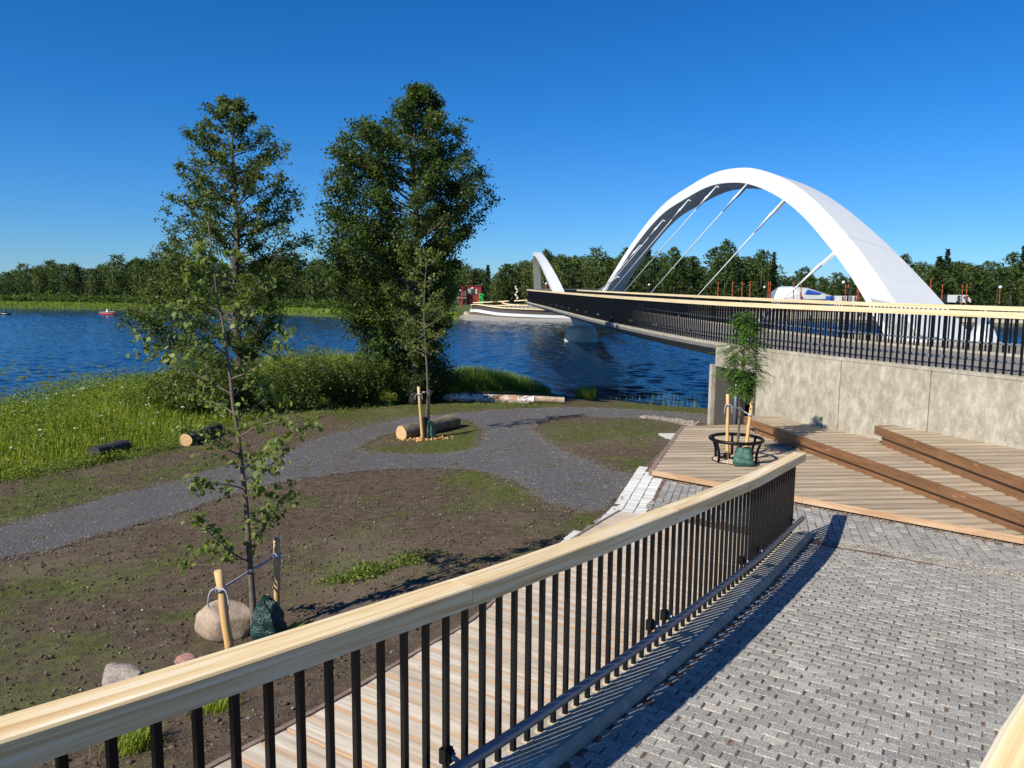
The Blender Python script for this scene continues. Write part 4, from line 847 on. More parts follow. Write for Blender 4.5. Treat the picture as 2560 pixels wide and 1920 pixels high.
# foreground sapling, branch by branch
YS = 7.9; sb = PG(635, 1597); YS = sb[1]
def S(x, y, dy=0): return PY(*D(x, y), YS + dy)
sap = thing('sapling', 'young alder sapling with sparse round leaves, tied between two stakes by the boulder', 'sapling', loc=tuple(sb))
trunk_px = [(549, 1384), (546, 1300), (540, 1215), (533, 1110), (524, 1018), (513, 930), (504, 880), (497, 810), (488, 745), (480, 690), (470, 645), (462, 580), (455, 520), (449, 480)]
tk = np.array([sb] + [S(*p) for p in trunk_px[1:]]); tk = resample(spline(tk, .1), .1); q = MB(); q.tube(tk, np.linspace(.036, .006, len(tk)), 8)
br = [((538, 1213), (500, 1190), (445, 1142), (424, 1114)), ((538, 1213), (470, 1185), (425, 1200), (405, 1226)), ((544, 1205), (556, 1165), (570, 1130), (590, 1108)), ((533, 1110), (565, 1104), (600, 1095), (634, 1062)),
      ((527, 1056), (490, 1045), (455, 1042), (418, 1030)), ((528, 1040), (556, 1020), (590, 1000), (630, 960)), ((524, 1018), (560, 985), (600, 968), (676, 915)), ((520, 985), (490, 968), (450, 940), (405, 935)), ((515, 945), (545, 925), (580, 915), (628, 905)),
      ((507, 895), (470, 875), (430, 865), (400, 850)), ((500, 850), (430, 815), (380, 790), (330, 765), (300, 735)), ((497, 820), (540, 800), (590, 770), (632, 725)), ((490, 770), (450, 735), (410, 705), (385, 655)), ((484, 720), (520, 700), (560, 660), (590, 615)),
      ((475, 670), (440, 640), (415, 610), (405, 580)), ((468, 620), (490, 590), (505, 565), (512, 530)), ((462, 590), (440, 560), (430, 530)), ((500, 860), (520, 840), (560, 835), (590, 840)), ((510, 910), (540, 880), (570, 865), (610, 862)), ((530, 1075), (545, 1060), (570, 1055), (600, 1065))]
LC = []; LT = []; r = np.random.default_rng(3)
for b in br:
    dy = r.uniform(-.55, .55); n = len(b); P = np.array([S(x, y, dy * i / (n - 1)) for i, (x, y) in enumerate(b)]); P = resample(spline(P, .05), .05); P[1:] += np.cumsum(r.normal(0, .006, (len(P) - 1, 3)), 0) * .6
    q.tube(P, np.linspace(.009, .0025, len(P)), 5, False); L_ = arclen(P)[-1]
    for s in np.arange(.12, L_, .042):
        c_, t_ = along(P, s); dd_ = unit(r.normal(0, 1, 3) + t_ * .6 + [0, 0, .2]); tl = r.uniform(.05, .22) * (1.2 - .5 * s / L_)
        if tl > .09: q.tube([c_, c_ + dd_ * tl], [.003, .0015], 3, False)
        m = r.integers(3, 11); LC.append(c_ + dd_ * tl * r.uniform(.4, 1.1, m)[:, None] + r.normal(0, .030, (m, 3))); LT.append(r.random(m))
for s in np.arange(.9, arclen(tk)[-1], .06):
    c_, t_ = along(tk, s); 
    if r.random() < .55: m = r.integers(1, 4); LC.append(c_ + r.normal(0, .05, (m, 3))); LT.append(r.random(m))
q.V = [v - sb for v in q.V]; q.build('trunk', M['bark_light'], sap, True)
LC = np.vstack(LC) - sb; LT = np.concatenate(LT); n = len(LC); a = unit(r.normal(0, 1, (n, 3)) + [0, 0, -.2]); nn = unit(r.normal(0, 1, (n, 3)) + [-.5, -.6, .8]); b = unit(np.cross(nn, a)); s_ = (.025 * r.uniform(.6, 1.25, n))[:, None]
V = np.stack([LC + s_ * (a * cos(t) * 1.15 + b * sin(t) * .95) + nn * s_ * .18 * abs(sin(t)) for t in np.arange(6) * pi / 3], 1).reshape(-1, 3)
obj('crown', mesh('crown', V, np.arange(6 * n).reshape(n, 6), M['sapling'], False, None, np.repeat(LT, 6)), sap)
def stake(name_l, top, bot, rad, group='stakes holding the young trees'):
    top = np.array(top); bot = np.array(bot); t = thing('tree_stake', name_l, 'stake', None, tuple(bot)); q = MB(); P = np.linspace(bot - (top - bot) * .05, top, 6) - bot; q.tube(P + np.random.default_rng(int(top[0] * 97) % 99 + 5).normal(0, .003, P.shape), [rad * 1.08, rad * 1.05, rad, rad, rad * .97, rad * .95], 12)
    q.build('post', M['stake'], t, True); c = MB(); c.tube([top - bot, top - bot + [0, 0, .004]], rad * .93, 12); c.build('cut_top', M['cutwood'], t); return t
def ribbon(P, w, th=.004):
    P = resample(spline(np.array(P), .03), .03); q = MB(); V, Fc, uv = sweep(P, [(-th, -w / 2), (-th, w / 2), (th, w / 2), (th, -w / 2)]); q.add(V, Fc, 0, uv); return q
def ringpts(c, r_, n=9, a0=0, a1=2 * pi): return [np.array(c) + [r_ * cos(t), r_ * sin(t), 0] for t in np.linspace(a0, a1, n)]
g1 = PG(576, 1640); g1 = np.array([PY(576, 1640, YS - .55)[0], YS - .55, 0]); g1[2] = G(g1[0], g1[1]); s1t = PY(546, 1428, YS - .55)
stake('leaning peeled stake in front of the boulder, left of the foreground sapling', s1t, g1, .041)
g2 = np.array([PY(690, 1580, YS + .15)[0], YS + .15, 0]); g2[2] = G(g2[0], g2[1]); s2t = PY(692, 1346, YS + .15)
stake('upright yellow stake behind the dark bag, right of the foreground sapling', s2t, g2, .037)
def tiebelt(label, pa, ra, pm, rm, pb, rb, w):
    t = thing('tree_tie', label, 'tie', None, tuple(pm)); pa, pm, pb = map(np.array, (pa, pm, pb)); f = MB()
    for c, rr2 in ((pa, ra), (pb, rb), (pm, rm)):
        q = ribbon(ringpts(c, rr2 + .004, 13), w); q.V = [v - pm for v in q.V]; f.V += q.V; f.F += [[i + f.n for i in g] for g in q.F]; f.T += q.T; f.UV += q.UV; f.n += q.n
    for c0_, c1_ in ((pa, pm), (pm, pb)):
        for k in (-1, 1):
            m_ = (c0_ + c1_) / 2 + [0, 0, -.015 + k * .008]; q = MB(); q.tube(curve3(c0_ + [0, k * .012, 0], m_, c1_ + [0, -k * .012, 0], 8) - pm, .009, 6); f.V += q.V; f.F += [[i + f.n for i in g] for g in q.F]; f.T += q.T; f.UV += q.UV; f.n += q.n
    for c, sg in ((pa, -1), (pa, 1)):
        P = curve3(c + [sg * ra * .6, -ra - .012, .02], c + [sg * ra * 2.4, -ra - .03, .03], c + [sg * ra * 2.2, -ra - .03, -w * 3.6 - .02 * (sg > 0)], 8); T0 = MB(); T0.tube(P - pm, .008, 5); f.V += T0.V; f.F += [[i + f.n for i in g] for g in T0.F]; f.T += T0.T; f.UV += T0.UV; f.n += T0.n
    P = curve3(pb + [rb, -rb, 0], pb + [rb * 2.2, -rb, .03], pb + [rb * 1.8, -rb, -w * 3], 8); T0 = MB(); T0.tube(P - pm, .009, 5); f.V += T0.V; f.F += [[i + f.n for i in g] for g in T0.F]; f.T += T0.T; f.UV += T0.UV; f.n += T0.n
    f.build('band', M['tie'], t, True); return t
def on_axis(b, t, v):
    best = None
    for f in np.linspace(0, 1, 200):
        p = b + (t - b) * f; e = abs(projpx(p)[1] - v)
        if best is None or e < best[0]: best = (e, p)
    return best[1]
tiebelt('grey fabric tie knotted round both stakes and the foreground sapling', on_axis(g1, s1t, 1472), .043, on_axis(sb, tk[8], 1425), .028, on_axis(g2, s2t, 1388), .039, .042)
def bag(label, base, w, h, dpt, mat, seed, lean=0):
    r = np.random.default_rng(seed); n, m = 26, 14; V = []
    ph = r.uniform(0, 6, 6)
    for j in range(m):
        f = j / (m - 1); rad = (1 - .42 * f**2.2) * (.62 + .38 * min(1, f * 4 + .5))
        for i in range(n):
            t = i * 2 * pi / n; fold = 1 + .13 * sin(3 * t + ph[0] + 1.5 * f) - .16 * abs(sin(2.5 * t + ph[1] + 1.2 * f))**.6 + .06 * sin(5 * t + ph[2] + 11 * f) + .05 * sin(17 * f + 2 * t + ph[3]) + r.normal(0, .022)
            V.append([w / 2 * rad * fold * cos(t) + lean * f, dpt / 2 * rad * fold * sin(t), h * f * (1 + .10 * sin(2 * t + ph[4]) * f) + r.normal(0, .006)])
    Fc = [[j * n + i, j * n + (i + 1) % n, (j + 1) * n + (i + 1) % n, (j + 1) * n + i] for j in range(m - 1) for i in range(n)] + [[(m - 1) * n + i for i in range(n)]]
    t = thing('watering_bag', label, 'watering bag', None, tuple(base)); q = MB(); q.add(V, Fc); q.build('bag_body', mat, t, True)
    q = MB(); q.tube(curve3(np.array([lean * .9 - .06, -.05, h * .9]), np.array([lean + .02, -.04, h * 1.25]), np.array([lean + .09, -.03, h * .86]), 7), .012, 6); q.build('strap', M['plastic_black'], t, True); return t
gb = np.array([PY(672, 1600, YS - .1)[0], YS - .1, 0]); gb[2] = G(gb[0], gb[1]) - .02
bag('crumpled dark green watering bag at the foot of the foreground sapling', gb, .40, .42, .28, M['dark_bag'], 2, .0)

# second sapling by the big log
tb = PG(1062, 1098)
pS = [(0, -.1, .1), (1.7, -.15, .15), (2.0, -.55, .5), (2.6, -.75, .75), (3.2, -.65, .8), (3.8, -.5, .55), (4.4, -.3, .35), (5.0, -.12, .12)]
tree('sapling', 'young alder sapling in wood chips beside the big pale log', 'sapling', tb, pS, 5.1, M['sapling'], M['bark_light'], dict(h0=2.0, limbs=26, twigs=7, leaves=11, trunk_r=.034, lean=(.08, .1), spread=.07, twig=.14, low=1.6), .062, seed=21, elong=1.2)
q = MB(); q.tube([tb + [0, 0, -.02], tb + [-.01, 0, .62]], .045, 10); o = q.build('trunk_guard', M['plastic_black']); tag(o, 'black plastic guard round the trunk of the sapling by the big log', 'trunk guard')
b_ = np.array([PY(1057, 1103, tb[1] - .25)[0], tb[1] - .25, 0]); b_[2] = G(b_[0], b_[1]); s3t = PY(1046, 967, tb[1] - .25); stake('leaning yellow stake in front of the big log, left of the sapling', s3t, b_, .042)
b2_ = np.array([PY(1071, 1090, tb[1] + .15)[0], tb[1] + .15, 0]); b2_[2] = G(b2_[0], b2_[1]); s4t = PY(1071.5, 976, tb[1] + .15); stake('grey-brown stake behind the big log sapling, above the green bag', s4t, b2_, .040)
tiebelt('pale tie joining the two stakes beside the big log', on_axis(b_, s3t, 986), .044, on_axis(tb, tb + np.array([-.03, 0, 2]), 981), .03, on_axis(b2_, s4t, 978), .042, .04)
gb = np.array([PY(1079, 1094, tb[1] - .05)[0], tb[1] - .02, 0]); gb[2] = G(gb[0], gb[1]); bag('glossy green watering bag beside the sapling at the big log', gb, .26, .46, .22, M['green_bag'], 4, -.03)
M['chips'] = simple('wood_chips', (.62, .38, .15), .85, var=.35, scale=30)
r = np.random.default_rng(8); n = 420; c_ = np.c_[r.normal(0, .32, n), r.normal(0, .13, n) - .12, np.zeros(n)] + tb; c_[:, 2] = G(c_[:, 0], c_[:, 1]) + .02 + .03 * r.random(n)
tag(obj('wood_chips', leafmesh('wood_chips', c_, .055, M['chips'], 1.6, .6, 0, None, r)), 'pale wood chips heaped round the sapling by the big log', 'wood chips', None, 'stuff')

# rowan in the ring guard on the terrace
rb = PZ(1841, 1146, z1); 
rw = thing('rowan_tree', 'young rowan with feathery leaves growing through the terrace inside the black ring guard', 'tree', loc=tuple(rb))
r = np.random.default_rng(12); q = MB(); tkp = np.array([PY(1841, 1146, rb[1]), PY(1848, 1060, rb[1]), PY(1856, 960, rb[1]), PY(1860, 880, rb[1]), PY(1862, 790, rb[1])]); tkp = spline(tkp, .12) - rb; q.tube(tkp, np.linspace(.030, .008, len(tkp)), 8)
LV = []; LFn = 0
sc_ = rb[1] / F; Ht = tkp[-1][2]
for k in range(240):
    f = r.uniform(.46, 1.03); h = Ht * f; s = np.array([np.interp(h, tkp[:, 2], tkp[:, 0]), np.interp(h, tkp[:, 2], tkp[:, 1]), h]); ph = k * 2.4
    R_ = np.interp(f, [.45, .6, .72, .85, 1.0], [.30, .56, .56, .42, .16]) * r.uniform(.25, 1.); e = s + np.array([cos(ph) * R_, sin(ph) * R_, R_ * r.uniform(-.1, .55)])
    if R_ > .15: q.tube(curve3(s, (s + e) / 2 + [0, 0, .06], e, 5), [.007, .006, .005, .004, .003], 4, False)
    for _ in range(3):     # one pinnate leaf: a rachis with paired leaflets
        b0 = s + (e - s) * r.uniform(.45, 1.); ax = unit(np.array([cos(ph + r.normal(0, .7)), sin(ph + r.normal(0, .7)), r.uniform(-.75, .1)])); L_ = r.uniform(.16, .26); side = unit(np.cross(ax, [0, 0, 1.])); 
        for i in range(6):
            p0 = b0 + ax * L_ * (i + .6) / 6 + [0, 0, -.05 * (i / 6)**2]
            for sg in (-1, 1):
                if i == 5 and sg == 1: tip = p0 + ax * .055; sd2 = side * .013
                else: tip = p0 + (side * sg * .9 + ax * .45) * .072 * (1 - .25 * abs(i - 2.5) / 2.5) + [0, 0, -.014]; sd2 = ax * .016
                md = (p0 + tip) / 2; LV += [p0, md + sd2, tip, md - sd2]
q.build('trunk', M['bark_light'], rw, True); LV = np.array(LV); obj('crown', mesh('crown', LV, np.arange(len(LV)).reshape(-1, 4), M['rowan'], False, None, np.repeat(r.random(len(LV) // 4), 4)), rw)
ring = PZ(1841, 1097, z1 + .46); rg = thing('tree_guard', 'black tubular steel ring guard round the rowan on the terrace', 'tree guard', loc=(ring[0], ring[1], z1))
q = MB(); q.tube([[.53 * cos(t), .53 * sin(t), .46] for t in np.linspace(0, 2 * pi, 41)], .034, 10, False); q.build('ring', M['black'], rg, True)
for k in range(6):
    t = k * pi / 3 + .42; q = MB(); q.tube([[r_ * cos(t), r_ * sin(t), z_] for r_, z_ in ((.50, .45), (.485, .36), (.44, .24), (.43, .1), (.43, -.03))], .029, 8); q.build('leg', M['black'], rg, True)
q = MB(); q.tube([[.47 * cos(t), .47 * sin(t), .012] for t in np.linspace(0, 2 * pi, 33)], .014, 6, False); q.build('base_rim', M['black'], rg, True)
q = MB(); th = np.arange(32) * 2 * pi / 32; q.add([[.46 * cos(t), .46 * sin(t), .014] for t in th], [list(range(32))]); o = q.build('tree_pit', M['pebble'], None, False, (ring[0], ring[1], z1)); tag(o, 'round opening filled with fine pebbles in the terrace boards', 'tree pit')
r = np.random.default_rng(2); n = 900; rr_ = np.sqrt(r.random(n)) * .44; a_ = r.random(n) * 2 * pi; PB = MB()
for x, y in zip(rr_ * np.cos(a_), rr_ * np.sin(a_)): PB.box((ring[0] + x, ring[1] + y, z1 + .02), tuple(r.uniform(.012, .026, 3)), r.random() * 3, r.random())
tag(PB.build('pebbles', M['pebble']), 'pale pebbles in the tree pit on the terrace', 'pebbles', None, 'stuff')
q = MB(); q.tube([[-.1, 0, .0], [.12, .03, .01]], .06, 12); o = q.build('drainage_pipe', M['plastic_black'], None, True, (ring[0] - .22, ring[1] + .06, z1 + .08)); tag(o, 'short black drainage pipe lying inside the ring guard', 'pipe')
st1b = PZ(1818, 1150, z1); stake('upright pale stake on the left inside the ring guard', PY(1819.5, 986, st1b[1]), st1b, .034)
st2b = PZ(1862, 1152, z1); st2b = np.array([PY(1862, 1140, ring[1] - .05)[0], ring[1] - .05, z1]); st2t = PY(1880, 998, ring[1] - .05); stake('slanting orange-brown stake on the right inside the ring guard', st2t, st2b, .036)
tiebelt('pale lilac tie between the two stakes in the ring guard', PY(1819, 1013, st1b[1]), .036, np.array(rb) + [tkp[8][0], tkp[8][1], 0] + [0, 0, PY(1848, 1022, rb[1])[2] - rb[2]], .03, on_axis(st2b, st2t, 1037), .038, .05)
gb = PZ(1864, 1168, z1); bag('dull green watering bag slumped inside the ring guard', (gb[0], gb[1] + .12, z1 + .01), .46, .36, .34, M['green_bag'], 7, .0)
print('trees placed', len(bpy.data.objects))

# ------------------------------------------------------------------ logs and rocks
def log(label, p0, p1, r0, r1, mat, seed, endm='log_end', sag=0.):
    r = np.random.default_rng(seed); p0 = np.array(p0, float); p1 = np.array(p1, float); p0[2] += r0 * .93; p1[2] += r1 * .93; L = np.linalg.norm(p1 - p0); t = thing('log', label, 'log', None, tuple(p0))
    m = max(8, int(L / .12)); P = np.linspace(p0, p1, m) - p0; n = 20; T = frames(P); A = unit(np.cross(T, [0, 0, 1.])); B = np.cross(A, T); V = []; UV = []; ph = r.uniform(0, 6, 4)
    for i in range(m):
        rad = r0 + (r1 - r0) * i / (m - 1)
        for j in range(n):
            a = j * 2 * pi / n; k = rad * (1 + .035 * sin(3 * a + ph[0] + i * .2) + .03 * sin(i * .9 + ph[1]) + r.normal(0, .012)); V.append(P[i] + k * (cos(a) * A[i] + sin(a) * B[i])); UV.append((i * L / (m - 1), j / n * 2 * pi * rad))
    Fc = [[i * n + j, i * n + (j + 1) % n, (i + 1) * n + (j + 1) % n, (i + 1) * n + j] for i in range(m - 1) for j in range(n)]; q = MB(); q.add(V, Fc, 0, UV); q.build('bark', mat, t, True)
    for k in (0, m - 1):
        E_ = np.array(V[k * n:(k + 1) * n]); c = E_.mean(0); dd = (-1 if k == 0 else 1) * T[k] * .004; q = MB(); q.add(np.vstack([E_ * .985 + c * .015 + dd, [c + dd]]), [[j, (j + 1) % n, n] for j in range(n)] if k else [[(j + 1) % n, j, n] for j in range(n)], 0, [(cos(j * 2 * pi / n), sin(j * 2 * pi / n)) for j in range(n)] + [(0, 0)]); q.build('cut_face', M[endm], t)
    return t
M['log_bark'] = mat_rock('log_bark', (.05, .042, .03), (.15, .12, .08), (.32, .27, .19)); M['log_dark'] = mat_rock('dark_log_bark', (.012, .011, .011), (.035, .032, .03), (.08, .075, .07)); M['log_bare'] = mat_rock('bare_log', (.22, .15, .09), (.42, .33, .22), (.58, .49, .36))
log('thick pale-barked log with a fresh orange cut lying across the path island', PG(1003, 1099), PG(1138, 1068), .20, .215, M['log_bark'], 1)
log('dark-barked log with a cracked pale cut face by the tall grass', PG(465, 1115), PG(545, 1084), .165, .16, M['log_dark'], 2)
log('weathered dark log half hidden in the grass at the left', PG(235, 1150), PG(315, 1128), .17, .15, M['log_dark'], 3, 'log_dark')
log('long white birch log with peeling bark lying by the water', PG(1070, 1001), PG(1336, 1011), .155, .165, M['birch_bark'], 4)
log('short bare brown log behind the right end of the birch log', PG(1325, 1004), PG(1410, 1009), .12, .125, M['log_bare'], 5)
import bmesh
def rock(label, c, sx, sy, sz, mat, seed, sharp=.5, sink=.25):
    r = np.random.default_rng(seed); bm = bmesh.new(); bmesh.ops.create_icosphere(bm, subdivisions=4, radius=1); V = np.array([v.co[:] for v in bm.verts])
    for _ in range(int(9 * sharp) + 4):      # chip planes off the ball
        n = unit(r.normal(0, 1, 3)); d = r.uniform(.62, .88) if sharp < 1 else r.uniform(.42, .8); h = V @ n - d; V = V - np.where(h > 0, h, 0)[:, None] * n * .92
    ph = r.uniform(0, 6, 9); V *= (1 + .03 * np.sin(V[:, 0] * 5 + ph[0]) * np.sin(V[:, 1] * 6 + ph[1]) + .02 * np.sin(V[:, 2] * 11 + ph[2] + V[:, 0] * 7))[:, None] + r.normal(0, .006, (len(V), 1))
    V = V * [sx / 2, sy / 2, sz / 2 / (1 - sink)]; V[:, 2] += sz / 2 - sink * sz * .5
    for v, w in zip(bm.verts, V): v.co = w
    me = bpy.data.meshes.new('rock'); bm.to_mesh(me); bm.free(); me.materials.append(mat); me.polygons.foreach_set('use_smooth', np.ones(len(me.polygons), bool))
    return tag(obj('rock', me, None, tuple(c)), label, 'rock')
c_ = PG(548, 1606); rock('smooth rounded pinkish boulder beside the foreground sapling', (c_[0], c_[1] + .18, c_[2]), .60, .45, .36, M['rock'], 3, .3)
c_ = PG(302, 1775); rock('angular grey and pink rock just behind the handrail at the lower left', (c_[0], c_[1] + .1, c_[2]), .44, .36, .40, M['rock_grey'], 8, 1.6)
c_ = PG(462, 1672); rock('small flat red rock peeping over the handrail', (c_[0], c_[1] + .05, c_[2]), .22, .2, .11, M['rock_red'], 5, .6)
c_ = PG(122, 1795); rock('small pale rock at the far left behind the handrail', (c_[0], c_[1] + .05, c_[2]), .19, .18, .13, M['rock_grey'], 6, 1.6)
for u, v, s in ((1700, 1012, .22), (1650, 1008, .3), (1560, 1000, .22), (1600, 1003, .18)):
    c_ = PG(u, v); rock('pale stone at the waterline below the bridge', c_, s, s * .7, s * .35, M['rock'], int(u), .5)['group'] = 'stones along the waterline'

# scatter: pebbles and clods on the soil
def scatter(name, label, poly, n, s0, s1, mat, zf, seed, holes=(), lift=.3, flat=.6):
    r = np.random.default_rng(seed); poly = np.asarray(poly)[:, :2]; lo, hi = poly.min(0), poly.max(0); P = r.uniform(lo, hi, (n * 3, 2)); k = inside(poly, P[:, 0], P[:, 1])
    for h in holes: k &= ~inside(h, P[:, 0], P[:, 1])
    P = P[k][:n]; n = len(P); s = s0 + (s1 - s0) * r.random(n)**3; z = zf(P[:, 0], P[:, 1]) + s * lift
    O = np.array([[1, 0, 0], [-1, 0, 0], [0, 1, 0], [0, -1, 0], [0, 0, 1], [0, 0, -1]], float); a = r.uniform(0, 6.3, n); S_ = r.uniform(.6, 1.3, (n, 1, 3)) * [1, 1, flat]
    W = O[None] * S_ + r.normal(0, .18, (n, 6, 3)); W = np.stack([W[..., 0] * np.cos(a)[:, None] - W[..., 1] * np.sin(a)[:, None], W[..., 0] * np.sin(a)[:, None] + W[..., 1] * np.cos(a)[:, None], W[..., 2]], -1) * s[:, None, None] / 2
    V = (W + np.c_[P, z][:, None]).reshape(-1, 3); T = np.array([[0, 2, 4], [2, 1, 4], [1, 3, 4], [3, 0, 4], [2, 0, 5], [1, 2, 5], [3, 1, 5], [0, 3, 5]]); Fc = (T[None] + (np.arange(n) * 6)[:, None, None]).reshape(-1, 3)
    return tag(obj(name, mesh(name, V, Fc, mat, False, None, np.repeat(r.random(n), 6))), label, name.replace('_', ' '), None, 'stuff')
soilp = [PG(*q_)[:2] for q_ in [(-150, 1950), (-150, 1180), (100, 1150), (480, 1100), (720, 1040), (1100, 1010), (1500, 1040), (1700, 1060), (1600, 1150), (1430, 1330), (1100, 1560), (700, 1800), (500, 1950)]]
M['clod'] = mat_rock('soil_clods', (.045, .031, .021), (.095, .069, .048), (.15, .114, .082)); M['litter'] = mat_rock('pale_pebbles', (.16, .13, .10), (.30, .25, .20), (.50, .45, .38))
scatter('soil_clods', 'crumbs of dark soil over the bare slope', soilp, 26000, .012, .055, M['clod'], G, 1, [po, hard], .2)
scatter('pebbles', 'small pale pebbles scattered on the bare soil', soilp, 2600, .008, .045, M['litter'], G, 2, [po, hard])
M['gravel'] = mat_rock('crushed_gravel', (.05, .048, .045), (.15, .145, .14), (.46, .45, .43))
def edge_scatter(name, label, n, sd, s0, s1, mat, seed):
    r = np.random.default_rng(seed); out = []
    for pl in (po, hi_):
        Q = resample(np.vstack([pl, pl[:1]]), .03); i = r.integers(0, len(Q), int(n * len(Q) / 2000)); out.append(Q[i] + r.normal(0, sd, (len(i), 2)))
    P = np.vstack(out); k = ~inside(hard, P[:, 0], P[:, 1]); P = P[k]; s = s0 + (s1 - s0) * r.random(len(P))**2.5; z = G(P[:, 0], P[:, 1]) + .012
    O = np.array([[1, 0, 0], [-1, 0, 0], [0, 1, 0], [0, -1, 0], [0, 0, 1], [0, 0, -1]], float); W = (O[None] * r.uniform(.6, 1.3, (len(P), 1, 3)) * [1, 1, .6] + r.normal(0, .18, (len(P), 6, 3))) * s[:, None, None] / 2
    T = np.array([[0, 2, 4], [2, 1, 4], [1, 3, 4], [3, 0, 4], [2, 0, 5], [1, 2, 5], [3, 1, 5], [0, 3, 5]]); return tag(obj(name, mesh(name, (W + np.c_[P, z][:, None]).reshape(-1, 3), (T[None] + (np.arange(len(P)) * 6)[:, None, None]).reshape(-1, 3), mat)), label, name.replace('_', ' '), None, 'stuff')
edge_scatter('soil_crumbs', 'soil crumbs spilling over the edges of the path', 16000, .07, .01, .045, M['clod'], 14)
edge_scatter('loose_gravel', 'loose grey gravel spilling onto the soil beside the path', 16000, .13, .008, .03, M['gravel'], 13)
scatter('gravel', 'crushed grey gravel lying on the path', po, 22000, .012, .035, M['gravel'], lambda x, y: G(x, y) + .012, 3, [hi_], .1)
# coarse gravel strip near the bridge and a gritty seam in the paving
gs = np.array([PG(*D(*q_))[:2] for q_ in [(1385, 899), (1460, 906), (1510, 913), (1500, 922), (1440, 911), (1380, 903)]]); scatter('gravel_strip', 'coarse grey stones edging the path towards the bridge', gs, 900, .04, .10, M['litter'], G, 4)
M['grit'] = mat_rock('grit', (.20, .19, .17), (.38, .36, .31), (.60, .57, .50))
seam = [p[:2] for p in (PH(2066, 1348), PH(2200, 1362), PH(2560, 1428), PH(2700, 1452), PH(2700, 1478), PH(2560, 1454), PH(2200, 1384), PH(2060, 1362))]
scatter('grit', 'pale grit filling the seam between ramp and level paving', seam, 16000, .008, .024, M['grit'], HZ, 5, (), -.1)
tf = [PH(1632, 1192)[:2], PH(2007, 1262)[:2], PH(2558, 1360)[:2], PH(2700, 1385)[:2], PH(2700, 1399)[:2], PH(2558, 1374)[:2], PH(2007, 1277)[:2], PH(1650, 1205)[:2]]
scatter('grit', 'pale grit along the front board of the terrace', tf, 12000, .008, .026, M['grit'], HZ, 6, (), -.05)

# ------------------------------------------------------------------ bank growth
def blades(name, label, pts_, h, w, mat, seed, lean=.35, cat='tall grass'):
    r = np.random.default_rng(seed); n = len(pts_); h = h * r.uniform(.35, 1.3, n); a = r.uniform(0, 6.283, n); s = np.c_[np.cos(a), np.sin(a), 0 * a] * (w * r.uniform(.7, 1.3, n))[:, None] / 2
    la = r.normal(.6, 1.2, n); ld = np.c_[np.cos(la), np.sin(la), 0 * la] * (h * lean * r.uniform(.1, 1.2, n))[:, None]; up = np.c_[0 * h, 0 * h, h]
    b = pts_; m1 = b + up * .5 + ld * .25; m2 = b + up * .85 + ld * .65; t = b + up * (1 - .12 * lean) + ld * 1.05
    V = np.stack([b - s, b + s, m1 - s * .85, m1 + s * .85, m2 - s * .5, m2 + s * .5, t], 1).reshape(-1, 3)
    T = np.array([[0, 1, 3], [0, 3, 2], [2, 3, 5], [2, 5, 4], [4, 5, 6]]); Fc = (T[None] + (np.arange(n) * 7)[:, None, None]).reshape(-1, 3)
    return tag(obj(name, mesh(name, V, Fc, mat, False, None, np.repeat(r.random(n), 7))), label, cat, None, 'stuff')
def fill(poly, n, seed):
    r = np.random.default_rng(seed); poly = np.asarray(poly)[:, :2]; P = r.uniform(poly.min(0), poly.max(0), (n * 4, 2)); P = P[inside(poly, P[:, 0], P[:, 1])][:n]; return np.c_[P, G(P[:, 0], P[:, 1]) - .01]
low = [PG(*D(*q_))[:2] for q_ in [(-120, 1070), (0, 1040), (60, 1028), (130, 1008), (200, 988), (300, 972), (390, 955), (470, 925), (560, 905), (640, 882), (730, 872), (820, 868), (880, 866)]]
shore = [PZ(u, v, WZ)[:2] for u, v in [(980, 938), (860, 930), (700, 930), (400, 985), (0, 1052), (-300, 1100)]]
bank_poly = np.array(low + shore)
dl = lambda P: np.min(np.linalg.norm(P[:, None, :2] - np.array(spline(np.c_[np.array(low), np.zeros(len(low))], .5))[None, :, :2], axis=2), axis=1)
P = fill(bank_poly, 60000, 1); d_ = dl(P); hh = np.clip(.14 + d_ * .20, .12, np.clip(.5 + .35 * (projpx(P)[0] / 400), .4, .85)) * (1 + .28 * vnoise(P[:, 0], P[:, 1], 4, .5))
blades('tall_grass', 'tall sunlit green grass and weeds on the left riverbank', P, hh, .017, M['grass'], 1)
r = np.random.default_rng(5); P = fill(bank_poly, 4800, 2); d_ = dl(P); hh = np.clip(.12 + d_ * .24, .1, 1.05) * (1 + .3 * vnoise(P[:, 0], P[:, 1], 7, .6))
LC = []; LT = []
for p, h in zip(P, hh):
    m = int(10 + 16 * h); t_ = r.random((m, 1)); LC.append(p + [0, 0, .03] + np.c_[r.normal(0, .09 + .05 * h, (m, 2)), (.1 + .95 * t_) * h]); LT.append(np.full(m, r.random()) * .6 + r.random(m) * .4)
tag(obj('weeds', leafmesh('weeds', np.vstack(LC), .062, M['herb'], 2.2, .5, -.3, np.concatenate(LT), r)), 'leafy weeds growing through the tall grass of the left bank', 'weeds', None, 'stuff')
P = P[(r.random(len(P)) < .05) & (dl(P) < 5)]; LC = np.vstack([p + [0, 0, h * 1.05] + r.normal(0, .03, (12, 3)) * [1, 1, .3] for p, h in zip(P, np.clip(.2 + dl(P) * .24, .2, 1.0))])
tag(obj('white_flowers', leafmesh('white_flowers', LC, .028, M['flower'], 1.1, 1.5, 0, None, r)), 'small creamy flower heads among the tall grass', 'flowers', None, 'stuff')
rp2 = [PG(*D(*q_))[:2] for q_ in [(955, 850), (1000, 846), (1080, 846), (1150, 846), (1185, 850)]] + [PZ(*D(*q_), WZ)[:2] for q_ in [(1190, 846), (1130, 838), (1040, 832), (960, 830)]]
